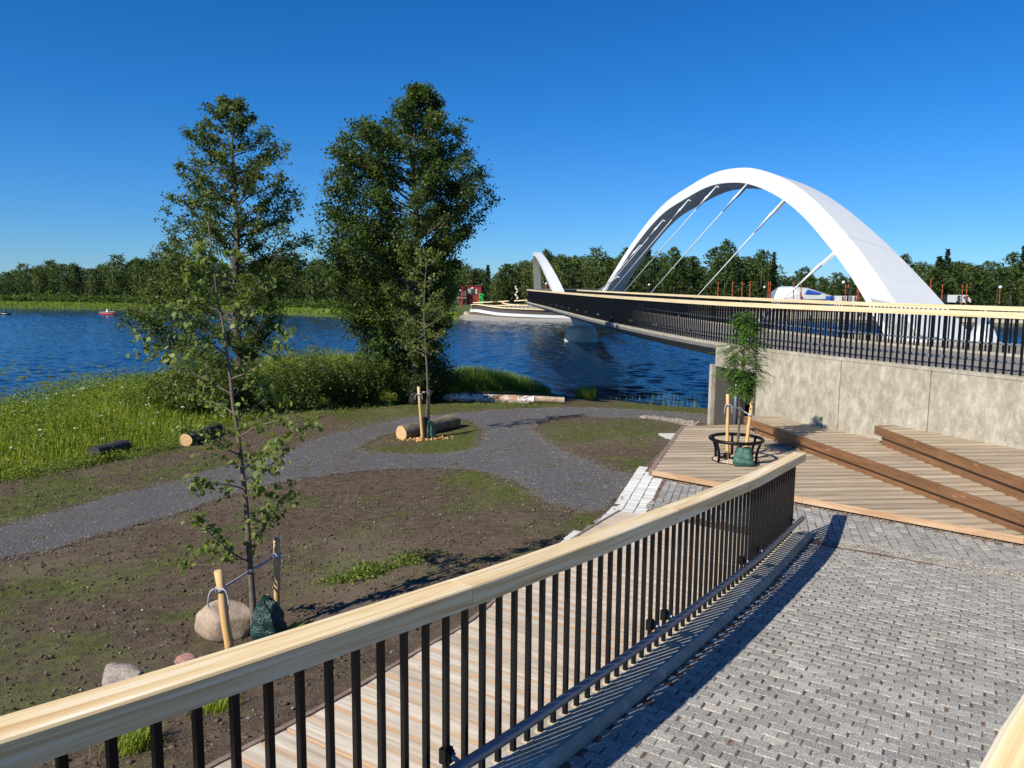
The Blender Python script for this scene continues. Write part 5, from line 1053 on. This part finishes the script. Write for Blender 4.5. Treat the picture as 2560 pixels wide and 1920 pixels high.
P = fill(rp2, 9000, 4); uu = projpx(P)[0]; blades('reeds', 'bright green sedge growing behind the birch log', P, np.interp(uu, [1100, 1150, 1220, 1330, 1375], [.45, .80, .78, .50, .28]), .016, M['reed'], 4, .3, 'sedge')
P = fill([PZ(*D(*q_), WZ)[:2] for q_ in [(1243, 868), (1285, 868), (1288, 856), (1245, 856)]], 900, 9); blades('reeds', 'small dark clump of sedge at the waterline right of the birch log', P, .42, .014, M['reed'], 9, .25, 'sedge')
r = np.random.default_rng(6); P = np.array([PZ(*D(x, y), WZ) for x, y in zip(r.uniform(1290, 1555, 260), r.uniform(850, 884, 260))]); P[:, :2] += 0
blades('thin_reeds', 'sparse thin reeds standing in the shallow water', P, .34, .011, M['reed'], 6, .12, 'reeds')
def fringe(u0, v0, u1, v1, n, seed, name, label, h=.22):
    r = np.random.default_rng(seed); LC = []
    for k in range(n):
        f = r.random(); c = PG(u0 + (u1 - u0) * f + r.normal(0, 8), v0 + (v1 - v0) * f + r.normal(0, 5)); m = r.integers(10, 40); LC.append(c + np.c_[r.normal(0, .09, (m, 2)), r.random(m) * h * r.uniform(.4, 1.2)])
    return tag(obj(name, leafmesh(name, np.vstack(LC), .05, M['herb'], 2.4, .8, -.2, None, r)), label, 'weeds', None, 'stuff')
fringe(20, 1200, 560, 1090, 190, 31, 'weeds', 'low weeds creeping over the soil below the tall grass', .2); fringe(170, 1165, 360, 1140, 60, 32, 'weeds', 'weeds in front of the dark log in the grass', .22); fringe(560, 1080, 1010, 1004, 120, 33, 'weeds', 'low weeds along the foot of the bushes', .25)
fringe(1000, 1003, 1340, 1016, 45, 35, 'weeds', 'scattered weeds along the birch log', .12)
fringe(830, 1460, 1075, 1395, 60, 37, 'weeds', 'patch of green weeds on the bare soil behind the handrail', .13)
def tuft(u, v, n, h, seed, label): c = PG(u, v); r = np.random.default_rng(seed); P = c + np.c_[r.normal(0, .07, (n, 2)), np.zeros(n)]; P[:, 2] = G(P[:, 0], P[:, 1]); blades('grass_tuft', label, P, h, .006, M['grass'], seed, .9, 'grass tuft')
tuft(345, 1868, 420, .16, 1, 'bright grass tuft seen between the first balusters'); tuft(540, 1775, 200, .12, 2, 'small grass tuft below the handrail near the rocks'); tuft(800, 1648, 160, .10, 3, 'thin grass tuft just under the handrail, right of the dark bag'); tuft(745, 1580, 140, .10, 5, 'thin grass tuft right of the dark bag')
# bushes
def bush(label, u, v, w, h, mat, n, seed, leaf=.08, shape=1.):
    c = PG(*D(u, v)); r = np.random.default_rng(seed); t = thing('bush', label, 'bush', 'bushes along the riverbank', tuple(c)); W = MB(); LC = []; LT = []
    for k in range(n):
        a = r.uniform(0, 6.28); q_ = r.random()**.5; e = np.array([cos(a) * q_ * w / 2, sin(a) * q_ * w * .38, h * (1 - .55 * q_**2 * shape) * r.uniform(.55, 1.08)]); s = e * [.25, .25, 0]; P = curve3(s, s * .5 + e * .5 + [0, 0, .1 * h], e, 6)
        if k % 3 == 0: W.tube(P, [.014, .012, .010, .007, .005, .003], 4, False)
        m = int(r.integers(38, 70)); f = r.random(m)**.7; LC.append(np.stack([np.interp(f, np.linspace(0, 1, 6), P[:, i]) for i in range(3)], 1) + r.normal(0, .10, (m, 3))); LT.append(np.full(m, r.random()) * .6 + r.random(m) * .4)
    W.build('stems', M['bark'], t); LC = np.vstack(LC); LC[:, 2] = np.abs(LC[:, 2]); obj('foliage', leafmesh('foliage', LC, leaf, mat, 1.7, .4, 0, np.concatenate(LT), r), t)
bush('broad leafy bush at the foot of the left alder', 420, 905, 3.0, 2.3, M['alder'], 210, 1)
bush('dark bush right of the left alder trunk', 545, 893, 2.4, 1.7, M['alder_dark'], 150, 2)
bush('upright pale green willow bush between the two alders', 660, 885, 2.3, 2.5, M['alder'], 150, 3, .07, .7)
bush('low dark bush in the gap between the alders', 745, 878, 2.2, 1.75, M['alder_dark'], 130, 4)
bush('pointed dark bush left of the right alder trunk', 800, 875, 1.5, 2.15, M['alder_dark'], 100, 5, .08, .6)
bush('dense dark bush around the right alder trunk', 890, 870, 2.5, 2.35, M['alder_dark'], 190, 6)
bush('dark bush at the right foot of the right alder', 945, 866, 1.9, 1.9, M['alder_dark'], 130, 7)
bush('sparse yellow-green bush left of the tall alder, above the grass', 310, 905, 2.2, 1.25, M['herb'], 80, 8, .06)
# lily pads
r = np.random.default_rng(4); P = np.array([PZ(u, v, WZ + .012) for u, v in zip(r.uniform(-60, 900, 700), r.normal(925, 13, 700) + r.uniform(-12, 30, 700))]); a = np.arange(7) * 2 * pi / 7
V = (P[:, None] + np.stack([np.cos(a), np.sin(a), 0 * a], 1)[None] * r.uniform(.05, .17, (len(P), 1, 1))).reshape(-1, 3)
tag(obj('lily_pads', mesh('lily_pads', V, np.arange(7 * len(P)).reshape(-1, 7), M['grass'])), 'floating lily pads near the left bank', 'lily pads', None, 'stuff')

# ------------------------------------------------------------------ far bank: trees
def far_tree_meshes(kind, seed):
    r = np.random.default_rng(seed); LC = []; LT = []; n = {'birch': 150, 'round': 170, 'spruce': 150, 'pine': 90}[kind]      # clumps, unit height
    lob = r.uniform(0, 6.28, 5)
    for k in range(n):
        f = (k + r.random()) / n; a = r.uniform(0, 6.28); q_ = r.random()**.45
        if kind == 'birch': z = .08 + .92 * f; R = .17 * math.sin(pi * min(1, (1.02 - f) * .9 + .08))**.7 * (1 + .22 * sin(3 * a + lob[0] + 6 * f) + .18 * sin(9 * f + lob[1]))
        elif kind == 'round': z = .05 + .92 * f; R = .27 * math.sqrt(max(.02, 1 - (2 * f - .85)**2 * .72)) * (1 + .2 * sin(2 * a + lob[2] + 5 * f) + .12 * sin(11 * f + lob[1]))
        elif kind == 'spruce': z = .04 + .96 * f; R = .17 * (1.02 - f) * (1 + .18 * sin(k * 1.7))
        else: z = .45 + .52 * f; R = .17 * math.sqrt(max(.05, 1 - (2 * f - .9)**2)) * (1 + .35 * sin(2 * a + lob[0] + 7 * f))
        c = np.array([cos(a) * q_ * R, sin(a) * q_ * R, z]); m = 15; s = .020 if kind != 'spruce' else .014
        LC.append(c + r.normal(0, s, (m, 3)) * [1, 1, 1.5 if kind == 'birch' else .8]); LT.append(np.full(m, r.random()) * .7 + r.random(m) * .3)
    mat = {'birch': 'far_birch', 'round': 'far_dark', 'spruce': 'spruce', 'pine': 'far_dark'}[kind]; LC = np.vstack(LC); V, Fc, _ = leaves(LC, .030 if kind != 'spruce' else .026, 1.3, .4, .5 if kind == 'birch' else 0, r); T = np.repeat(np.concatenate(LT), 4)
    crown = mesh('crown', V, Fc, M[mat], False, None, T); q = MB(); q.tube([[0, 0, -.05], [.004, .003, .4], [0, .004, .9]], [.012, .009, .003], 6); tm = mesh('trunk', np.vstack(q.V), q.F, M['trunk_pale'] if kind == 'birch' else M['bark'], True)
    return crown, tm, (V, Fc, T)
M['trunk_pale'] = simple('birch_trunk', (.24, .21, .17), .8, var=.4, scale=3)
FT = {k: [far_tree_meshes(k, 10 * i + j) for j in range(4 if k in ('birch', 'round') else 2)] for i, k in enumerate(('birch', 'round', 'spruce', 'pine'))}
top_px = np.array([(-250, 575), (-60, 572), (0, 577), (60, 572), (150, 553), (190, 568), (240, 560), (300, 543), (350, 552), (400, 560), (600, 556), (680, 545), (730, 552), (900, 556), (1000, 558), (1045, 563), (1062, 585), (1085, 572), (1110, 546), (1180, 538), (1260, 526), (1330, 528), (1400, 532), (1480, 527), (1500, 548), (1522, 585), (1545, 545), (1563, 520), (1590, 530), (1630, 536), (1668, 545), (1690, 590), (1730, 578), (1780, 592), (1830, 588), (1880, 560), (1950, 548), (1985, 548), (2010, 565), (2040, 540), (2075, 556), (2100, 545), (2120, 572), (2150, 552), (2190, 540), (2260, 535), (2400, 540)]) * 1.15732
def v_top(u): return float(np.interp(u, top_px[:, 0], top_px[:, 1]))
r = np.random.default_rng(77); MBK = []
def place_far(u, back, kind, frac, group, labels):
    p = far_at(u, back); H = ((712 + (u - CX) * .009) - v_top(u)) / F * p[1] - p[2]; H *= frac; c, tm, _ = FT[kind][r.integers(len(FT[kind]))]
    nm = {'birch': 'birch_tree', 'round': 'leafy_tree', 'spruce': 'spruce_tree', 'pine': 'pine_tree'}[kind]
    t = thing(nm, labels, 'tree', group, tuple(p), r.uniform(0, 6.28)); s = H; w = s * r.uniform(.85, 1.2) * (1.0 if H > 9 else 1.25); t.scale = (w, w, s); obj('crown', c, t); obj('trunk', tm, t); return t
regs = [(-160, 420, 'left of the two alders'), (420, 1240, 'seen past the two alders'), (1240, 1540, 'between the two white arches'), (1540, 2000, 'behind the cables of the main arch'), (2000, 2330, 'behind the leg of the main arch'), (2330, 2760, 'at the far right beyond the arch')]
for a, b, where in regs:
    u = a
    while u < b:
        for row, (bk, fr) in enumerate(((r.uniform(13, 20), r.uniform(.62, .9)), (r.uniform(24, 32), r.uniform(.74, 1.06)))):
            if row == 0 and (1130 < u < 1215 or 1880 < u < 2170 or 1270 < u < 1300): bk = r.uniform(30, 36)
            pr_ = r.random(); kind = 'birch' if pr_ < (.62 if u < 1540 else .3) else ('spruce' if pr_ < (.72 if u < 1300 else .42) else ('pine' if pr_ < .80 and u > 1300 else 'round'))
            uj = u + r.uniform(-10, 10) + row * 18; ln = {'birch': 'feathery birch', 'round': 'round dark leafy tree', 'spruce': 'dark pointed spruce', 'pine': 'open-crowned pine'}[kind]
            place_far(uj, bk, kind, fr, f'far bank {kind} trees {where}', f'{ln} on the far bank, {where}')
        u += r.uniform(26, 46)
# named individuals that stand out
def spec(u, back, kind, frac, label): t = place_far(u, back, kind, frac, None, label)
spec(1219, 20, 'spruce', 1.0, 'dark pointed spruce right of the red house, its tip above its neighbours'); spec(1812, 26, 'pine', 1.02, 'tall open pine rising above the trees behind the main arch cables'); spec(1900, 24, 'round', 1.0, 'broad dark rounded tree behind the lower end of the longest cable'); spec(2360, 22, 'spruce', 1.0, 'tall dark conifer at the right beside the arch leg')
# the mass behind, one thing nobody could count
VV = []; FF = []; TT = []; cnt = 0
for u in np.arange(-260, 2860, 17):
    for bk in (38, 50):
        kind = 'birch' if r.random() < .5 else ('round' if r.random() < .7 else 'spruce'); p = far_at(u + r.uniform(-9, 9), bk + r.uniform(-4, 4)); H = max(4, (((712 + (u - CX) * .009) - v_top(u)) / F * p[1] - p[2]) * r.uniform(.66, .86)); V, Fc, T = FT[kind][r.integers(2)][2]; a = r.uniform(0, 6.28); w = H * r.uniform(1.1, 1.5)
        k = r.random(len(Fc)) < .62; V4 = V.reshape(-1, 4, 3)[k].reshape(-1, 3); R_ = np.array([[cos(a), -sin(a)], [sin(a), cos(a)]]); W = np.c_[V4[:, :2] @ R_.T * w, V4[:, 2] * H] + p
        VV.append(W); FF.append(np.arange(len(W)).reshape(-1, 4) + cnt); TT.append(T.reshape(-1, 4)[k].ravel()); cnt += len(W)
tag(obj('forest', mesh('forest', np.vstack(VV), np.vstack(FF), M['far_dark'], False, None, np.concatenate(TT))), 'dense mixed forest behind the front trees of the far bank', 'forest', None, 'stuff')
# undergrowth and the reedy strip at the far waterline
LC = []; LT = []
for u in np.arange(-200, 2800, 3.2):
    if 1130 < u < 1430: continue
    for _ in range(2): p = far_at(u + r.uniform(-3, 3), r.uniform(7, 13)); h = r.uniform(.4, 1.5) * (1 if u < 1130 else .8); m = 26; LC.append(p + np.c_[r.normal(0, .5, (m, 2)), r.random(m)**.8 * h]); LT.append(np.full(m, r.random()) * .7 + r.random(m) * .3)
tag(obj('undergrowth', leafmesh('undergrowth', np.vstack(LC), .34, M['far_bright'], 1.3, .4, 0, np.concatenate(LT), r)), 'bright bushes along the foot of the far forest', 'undergrowth', None, 'stuff')
P = []
for u in np.arange(-200, 1150, .12):
    P.append(far_at(u, r.uniform(-.8, 4)))
P = np.array(P); blades('far_reeds', 'strip of light green reeds along the far waterline', P, .5, .09, M['reed'], 12, .2, 'reeds')

# ------------------------------------------------------------------ far bank: built things
def fp(u, v, Y): return PY(u, v, Y)
def fbox(name, label, cat, u0, v0, u1, v1, Y, depth, mat, group=None, parts=()):
    a, b = fp(u0, v1, Y), fp(u1, v0, Y); t = thing(name, label, cat, group, ((a[0] + b[0]) / 2, Y + depth / 2, a[2])); w, h = b[0] - a[0], b[2] - a[2]
    q = MB(); q.box((0, 0, h / 2 - .6), (w, depth, h + 1.2)); q.build('wall', mat, t); return t, w, h
def rect(t, name, x, z, w, h, y, mat, th=.08): q = MB(); q.box((x, y, z), (w, th, h)); return q.build(name, mat, t)
t, w, h = fbox('playhouse', 'small dark brown gabled house on the far bank left of the red house', 'house', 1142, 724, 1166, 757, 126, 3, M['dark_brown'])
q = MB(); q.add([(-w / 2 - .1, -1.6, h), (w / 2 + .1, -1.6, h), (0, -1.6, h + .75), (-w / 2 - .1, 1.6, h), (w / 2 + .1, 1.6, h), (0, 1.6, h + .75)], [(0, 1, 2), (5, 4, 3), (0, 2, 5, 3), (1, 4, 5, 2), (0, 3, 4, 1)]); q.build('roof', M['plastic_black'], t)
for x in (-.45,): f = rect(t, 'window', x, h * .72, .5, .8, -1.52, M['plastic_black']); rect(f, 'pane', x, h * .72, .36, .62, -1.58, M['glass'], .03)
rect(t, 'balcony_rail', 0, h * .36, w * .9, .08, -1.7, M['bridge_rail']); rect(t, 'door', .35, .5, .5, 1.1, -1.52, M['plastic_black'])
t, w, h = fbox('red_house', 'red flat-roofed playhouse on stilts on the far bank with pale windows', 'house', 1167, 716, 1203, 739, 124, 3.2, M['red'])
for x, ww, m_ in ((-.85, .18, 'pane_pale'), (-.62, .18, 'pane_pale'), (.0, .5, 'glass'), (.38, .26, 'pane_pale')): f = rect(t, 'window', x, h * .45, ww + .08, h * .62, -1.62, M['plastic_black']); rect(f, 'pane', x, h * .45, ww, h * .55, -1.68, M[m_], .03)
for x in (-.9, -.1, .75, 1.05): rect(t, 'stilt', x, -.9, .12, 1.8, -1.3, M['red'], .12)
rect(t, 'roof_edge', 0, h + .05, w + .15, .1, 0, M['red'], 3.4); rect(t, 'side_wall', w / 2 + .35, h / 2, .6, h, .4, M['plastic_black'], 2.4)
t, w, h = fbox('green_canopy', 'bright green roofed play tower right of the red house', 'play tower', 1197, 734, 1209, 741, 122, 1.2, M['green']); rect(t, 'post', -.3, -.6, .08, 1.3, -.5, M['green'], .08); rect(t, 'post', .3, -.6, .08, 1.3, -.5, M['green'], .08)
def lamp(label, u, vg, vb, Y, rr_=.22, pole='plastic_black', grp='globe lamps on the far bank'):
    a, b = fp(u, vg, Y), fp(u, vb, Y); t = thing('lamp', label, 'lamp', grp, (a[0], Y, b[2])); q = MB(); q.tube([[0, 0, 0], [0, 0, a[2] - b[2] - rr_]], .05, 6); q.build('pole', M[pole], t)
    q = MB(); th_ = np.linspace(0, pi, 7); q.tube([[0, 0, a[2] - b[2] - rr_ * cos(x)] for x in th_], [max(.02, rr_ * sin(x)) for x in th_], 10); q.build('globe', M['white_paint'], t, True)
for u, vg, vb, Y, l_ in [(1151, 726, 757, 119, 'white globe lamp in front of the brown playhouse'), (1181, 721, 755, 119, 'white globe lamp in front of the red house'), (1366, 709, 745, 112, 'white globe lamp seen inside the distant arch'), (1623, 712, 745, 118, 'white globe lamp seen between the arch cables'), (1911, 718, 748, 116, 'white globe lamp left of the white tent'), (2109, 706, 752, 112, 'large white globe lamp right of the containers'), (2141, 709, 752, 112, 'white globe lamp touching the left edge of the arch leg'), (2501, 718, 760, 112, 'white globe lamp on an orange pole at the far right')]:
    lamp(l_, u, vg, vb, Y, .24 if u > 2100 else .18, 'orange' if u == 2501 or u == 1366 else 'plastic_black')
def pole(u, v0, v1, Y, label, m='orange', rr_=.075):
    a, b = fp(u, v0, Y), fp(u, v1, Y); t = thing('pole', label, 'pole', 'rust-orange poles on the far quay', (a[0], Y, b[2])); L_ = a[2] - b[2]; q = MB(); q.tube([[0, 0, 0], [0, 0, L_]], rr_, 8); q.build('shaft', M[m], t)
    for f in (.25, .55, .8): q = MB(); q.tube([[0, 0, L_ * f], [0, 0, L_ * f + .12]], rr_ * 1.35, 8); q.build('band', M['plastic_black'], t)
wh = {1796: 'leftmost of the row, behind the longest cable', 1832: 'second of the left row', 1856: 'third of the left row', 1876: 'fourth of the left row', 1922: 'left one of the close pair beside the tent', 1926.5: 'right one of the close pair beside the tent', 1985.5: 'in front of the tent', 2003.5: 'right of the tent peak', 2115: 'left one of the pair by the large lamp', 2121.5: 'right one of the pair by the large lamp', 2144.5: 'beside the arch leg lamp', 2148: 'closest to the arch leg', 2327.7: 'just right of the arch leg, tall and faint', 2357: 'left of the camper van', 2407: 'left one in front of the camper van', 2418: 'right one in front of the camper van'}
for u, l_ in wh.items(): pole(u, {2327.7: 697}.get(u, 704 if u < 2000 else 711 if u > 2110 else 709), 765, 108 + (u * 7) % 5, f'rust-orange pole on the far quay, {l_}')
pole(1156, 715, 768, 112, 'tall dark red pole in front of the brown playhouse', 'red', .09)['group'] if False else None
t = thing('pole', 'tall dark red pole in front of the brown playhouse', 'pole', None, tuple(fp(1156, 768, 113))); q = MB(); q.tube([[0, 0, 0], [0, 0, 3.1]], .08, 8); q.build('shaft', M['red'], t)
t = thing('sculpture', 'white and orange spiral sculpture on the far plaza', 'sculpture', None, tuple(fp(1291, 755, 112)))
for k in range(14): q = MB(); z_ = .3 + k * .14; x_ = .16 * sin(k * .9); q.tube([[x_ - .1, 0, z_], [x_ + .1, 0, z_ + .1]], .09, 6); q.build('bead', M['white_paint'] if k % 3 else M['orange'], t)
# white tent with blue stripe
tY = 128; t = thing('tent', 'white event tent with a blue roof stripe beyond the far quay', 'tent', None, tuple(fp(2000, 752, tY)))
def tl(u, v, dy=0): return np.array(fp(u, v, tY + dy)) - np.array(t.location)
ridge = [tl(1952, 717, 6), tl(1985, 717, 6)]; q = MB()
q.add([tl(1927, 730), tl(1945, 719, 2), tl(1985, 718, 2), tl(2000, 733), tl(2000, 757), tl(1927, 757), tl(1935, 726, 12), tl(1952, 716, 10), tl(1990, 716, 10), tl(2005, 730, 12)], [(0, 1, 2, 3, 4, 5), (1, 7, 8, 2), (0, 6, 7, 1), (2, 8, 9, 3)]); q.build('hall', M['white_paint'], t)
q = MB(); q.add([tl(1975, 717, 3), tl(2018, 722, 3), tl(2075, 741, 3), tl(2076, 748, 3), tl(1990, 748, 3), tl(1985, 716, 11), tl(2020, 720, 11), tl(2080, 739, 11)], [(0, 1, 2, 3, 4), (0, 5, 6, 1), (1, 6, 7, 2)]); q.build('canopy', M['white_paint'], t)
q = MB(); q.add([tl(2017, 727, 2.9), tl(2020, 724, 2.9), tl(2055, 733, 2.9), tl(2046, 736, 2.9), tl(2012, 735, 2.9)], [(0, 4, 3, 2, 1)]); q.build('stripe', M['blue'], t)
for i, (u0, u1, l_) in enumerate([(2099, 2117, 'left'), (2119, 2130, 'middle'), (2131, 2143, 'right')]):
    t, w, h = fbox('container', f'pale site container by the far quay, {l_} one of three', 'container', u0, 740, u1, 753, 120, 2.4, M['white_paint'] if i != 1 else M['grey_steel'], 'site containers by the far quay'); rect(t, 'door', 0, h * .45, w * .4, h * .8, -1.24, M['grey_steel'], .05)
t, w, h = fbox('vehicle', 'dark blue parked vehicle between the tent and the containers', 'car', 2075, 741, 2092, 749, 122, 1.8, M['blue']); rect(t, 'windscreen', 0, h * .7, w * .6, h * .35, -.93, M['glass'], .04)
for x in (-.3, .3): q = MB(); q.tube([[x, -.95, .02], [x, -.8, .02]], .2, 12); q.build('wheel', M['plastic_black'], t)
t, w, h = fbox('dark_shed', 'dark grey shed behind the arch leg beside the camper van', 'shed', 2352, 737, 2385, 757, 118, 3, M['plastic_black']); f = rect(t, 'window', .45, h * .7, .5, .4, -1.53, M['grey_steel']); rect(f, 'pane', .45, h * .7, .4, .3, -1.58, M['glass'], .03)
t = thing('camper_van', 'white camper van parked on the far quay right of the arch leg', 'van', None, tuple(fp(2405, 758, 116)))
w = 41 / F * 116; q = MB(); q.box((-.15, 1, .65), (w * .78, 2, 1.1)); q.box((w * .38, 1, .38), (w * .3, 2, .55)); q.add([(w * .22, 0, 1.2), (w * .53, 0, .62), (w * .22, 0, .62), (w * .22, 2, 1.2), (w * .53, 2, .62), (w * .22, 2, .62)], [(0, 2, 1), (3, 4, 5), (0, 1, 4, 3)]); q.build('body', M['white_paint'], t)
rect(t, 'door', -.55, .65, .42, .95, -.02, M['glass']); rect(t, 'side_window', .35, .85, .4, .32, -.02, M['glass']); 
for x in (-.7, .85): q = MB(); q.tube([[x, -.05, .12], [x, .12, .12]], .22, 12); q.build('wheel', M['plastic_black'], t)
# quay walls on the right
M['quay'] = mat_concrete('quay_concrete', .44, .3)
qp = np.array([far_at(u, .2) for u in (1700, 1880, 2050, 2220, 2400, 2600, 2800)]); qp[:, 2] = WZ
q = MB(); V, Fc, uv = sweep(qp, [(0, -.5), (0, .62), (-1.2, .62), (-1.2, -.5)]); q.add(V, Fc, 0, uv); tag(q.build('quay_wall', M['quay']), 'long pale concrete quay wall along the far waterline at the right', 'wall')
qt = thing('quay_terraces', 'stepped reddish timber quay seen through the bridge railing', 'quay', None, tuple(qp[1]))
for k in range(4):
    pp = np.array([far_at(u, 3 + 2.4 * k) for u in (1720, 1880, 2050, 2200)]); pp[:, 2] = WZ; q = MB(); V, Fc, uv = sweep(pp, [(0, .3 + .35 * k), (0, 1.0 + .35 * k), (-2.4, 1.0 + .35 * k), (-2.4, .3 + .35 * k)]); q.add(V, Fc, 0, uv); loc_child(q.build('step', M['brown_board'] if k % 2 else M['quay']), qt)
qr = thing('quay_railing', 'thin dark railing on top of the pale quay wall at the far right', 'railing', None, tuple(qp[4])); pp = np.array([far_at(u, 1.2) for u in (2150, 2300, 2450, 2600, 2750)]); pp[:, 2] = WZ + 1.6; q = MB(); q.tube(pp, .05, 6); loc_child(q.build('top_rail', M['grey_steel']), qr)
q = MB()
for u in np.arange(2150, 2750, 16): p = far_at(u, 1.2); q.tube([[p[0], p[1], WZ + .6], [p[0], p[1], WZ + 1.6]], .03, 4)
loc_child(q.build('posts', M['plastic_black']), qr)
# curved plaza where the bridge lands
def arcp(L_, step=.8): return spline(np.array([fp(*p) for p in L_]), step)
pz = thing('landing_plaza', 'curved landing plaza on the far bank with white wall, black railing and pale rails', 'plaza', None, tuple(fp(1190, 780, 108)))
base_l = arcp([(1176, 778, 112), (1190, 777, 110), (1215, 781, 108), (1250, 786, 106.5), (1300, 789, 105.5), (1372, 792, 105), (1440, 794, 105)])
def pl_(P, sec, name, mat): q = MB(); V, Fc, uv = sweep(P, sec); q.add(V, Fc, 0, uv); loc_child(q.build(name, mat), pz)
pl_(base_l, [(.1, -.15), (.1, .22), (-.2, .22), (-.2, -.15)], 'white_kerb', M['white_paint']); pl_(base_l, [(.05, -.75), (.05, -.15), (-.3, -.15), (-.3, -.75)], 'base_wall', M['dark_brown']); pl_(base_l, [(-.2, .24), (-.2, .85), (-.25, .85), (-.25, .24)], 'railing_panel', M['brown_steel'])
pl_(base_l + [0, 0, .85], [(.0, 0), (.0, .12), (-.3, .12), (-.3, 0)], 'timber_rail', M['bridge_rail'])
for L_, nm in (([(1186, 766, 112), (1230, 764.5, 111), (1280, 763, 110), (1320, 763, 109)], 'timber_rail'), ([(1183, 756.5, 118), (1225, 755, 117), (1272, 752.5, 116)], 'timber_rail'), ([(1255, 756, 115), (1262, 759, 113), (1280, 761.5, 112), (1300, 762.5, 111)], 'timber_rail'), ([(1286, 752, 117), (1315, 750.5, 116), (1340, 750, 116)], 'timber_rail')):
    P_ = arcp(L_, .6); pl_(P_, [(.06, -.07), (.06, .07), (-.12, .07), (-.12, -.07)], nm, M['bridge_rail']); q = MB()
    for p in P_[::1]: q.tube([p - [0, 0, .75], p], .035, 4)
    loc_child(q.build('railing_posts', M['plastic_black']), pz)
fl = arcp([(1176, 772, 113), (1240, 773, 113), (1320, 774, 113), (1440, 774, 113)]); q = MB(); n_ = len(fl); lo_ = resample(base_l, n=n_) + [0, .2, .1]; hi2 = fl + [0, 6, .5]
q.add(np.vstack([lo_, fl, hi2]), [[k * n_ + i, k * n_ + i + 1, (k + 1) * n_ + i + 1, (k + 1) * n_ + i] for k in (0, 1) for i in range(n_ - 1)]); loc_child(q.build('plaza_floor', M['concrete_clean']), pz)
gsx = [fp(u, v, Y) for u, v, Y in ((1125, 791, 112), (1180, 786, 110), (1250, 792, 106.5), (1330, 796, 105), (1450, 797, 104), (1560, 797, 104))]; q = MB(); n_ = 6; lo_ = [PZ(u, v, WZ - .1) for u, v in ((1120, 803), (1180, 804), (1250, 805), (1330, 806), (1450, 806), (1560, 806))]
q.add(np.vstack([lo_, gsx, np.array(gsx) + [0, 5, -.3]]), [[k * n_ + i, k * n_ + i + 1, (k + 1) * n_ + i + 1, (k + 1) * n_ + i] for k in (0, 1) for i in range(n_ - 1)]); M['shingle'] = mat_joint('shingle', (.16, .15, .13), (.28, .26, .23), (.48, .45, .40), 5); tag(q.build('shingle_bank', M['shingle'], None, True), kind='structure')
for i, (u, v, s_, l_) in enumerate([(1168, 789, 1.1, 'largest pale boulder on the far shingle bank'), (1177, 791, .7, 'reddish boulder on the far shingle bank'), (1140, 793, .8, 'flat pale boulder left of the largest one on the far shingle bank'), (1152, 795, .5, 'small boulder at the far waterline')]): rock(l_, fp(u, v + 3, 110), s_, s_ * .8, s_ * .7, M['rock_red'] if i == 1 else M['rock'], 40 + i, .6)
# things on the water
p = PZ(269, 787, WZ); t = thing('kayak', 'small red kayak with a paddler far out on the river', 'kayak', None, tuple(p)); q = MB(); q.tube([[-1.3, 0, .12], [-.7, 0, .1], [0, 0, .1], [.7, 0, .1], [1.3, 0, .12]], [.03, .22, .28, .22, .03], 8); q.build('hull', M['red'], t, True); q = MB(); q.tube([[0, 0, .2], [0, 0, .6], [0, 0, .62], [0, 0, .8]], [.2, .18, .1, .1], 8); q.build('paddler', M['white_paint'], t, True); q = MB(); q.tube([[-1.1, -.2, .35], [1.1, -.2, .45]], .03, 5); q.build('paddle', M['white_paint'], t)
p = PZ(351, 796, WZ); t = thing('channel_marker', 'red channel marker buoy in front of the far bank', 'buoy', None, tuple(p)); q = MB(); q.tube([[0, 0, -.1], [0, 0, .25], [0, 0, .3], [0, 0, .85]], [.17, .17, .12, .10], 10); q.build('float', M['red'], t, True); q = MB(); q.tube([[0, 0, .85], [0, 0, 1.05]], .06, 8); q.build('top_mark', M['red'], t)
p = PZ(12, 787, WZ); t = thing('rowing_boat', 'tiny dark boat at the far left edge of the river', 'boat', None, tuple(p)); q = MB(); q.tube([[-1, 0, .1], [-.4, 0, .08], [.4, 0, .08], [1, 0, .14]], [.04, .24, .24, .04], 8); q.build('hull', M['plastic_black'], t, True); q = MB(); q.tube([[.1, 0, .2], [.1, 0, .6]], .13, 8); q.build('rower', M['plastic_black'], t, True)
print('objects', len(bpy.data.objects), 'tris', sum(len(m.polygons) for m in bpy.data.meshes))
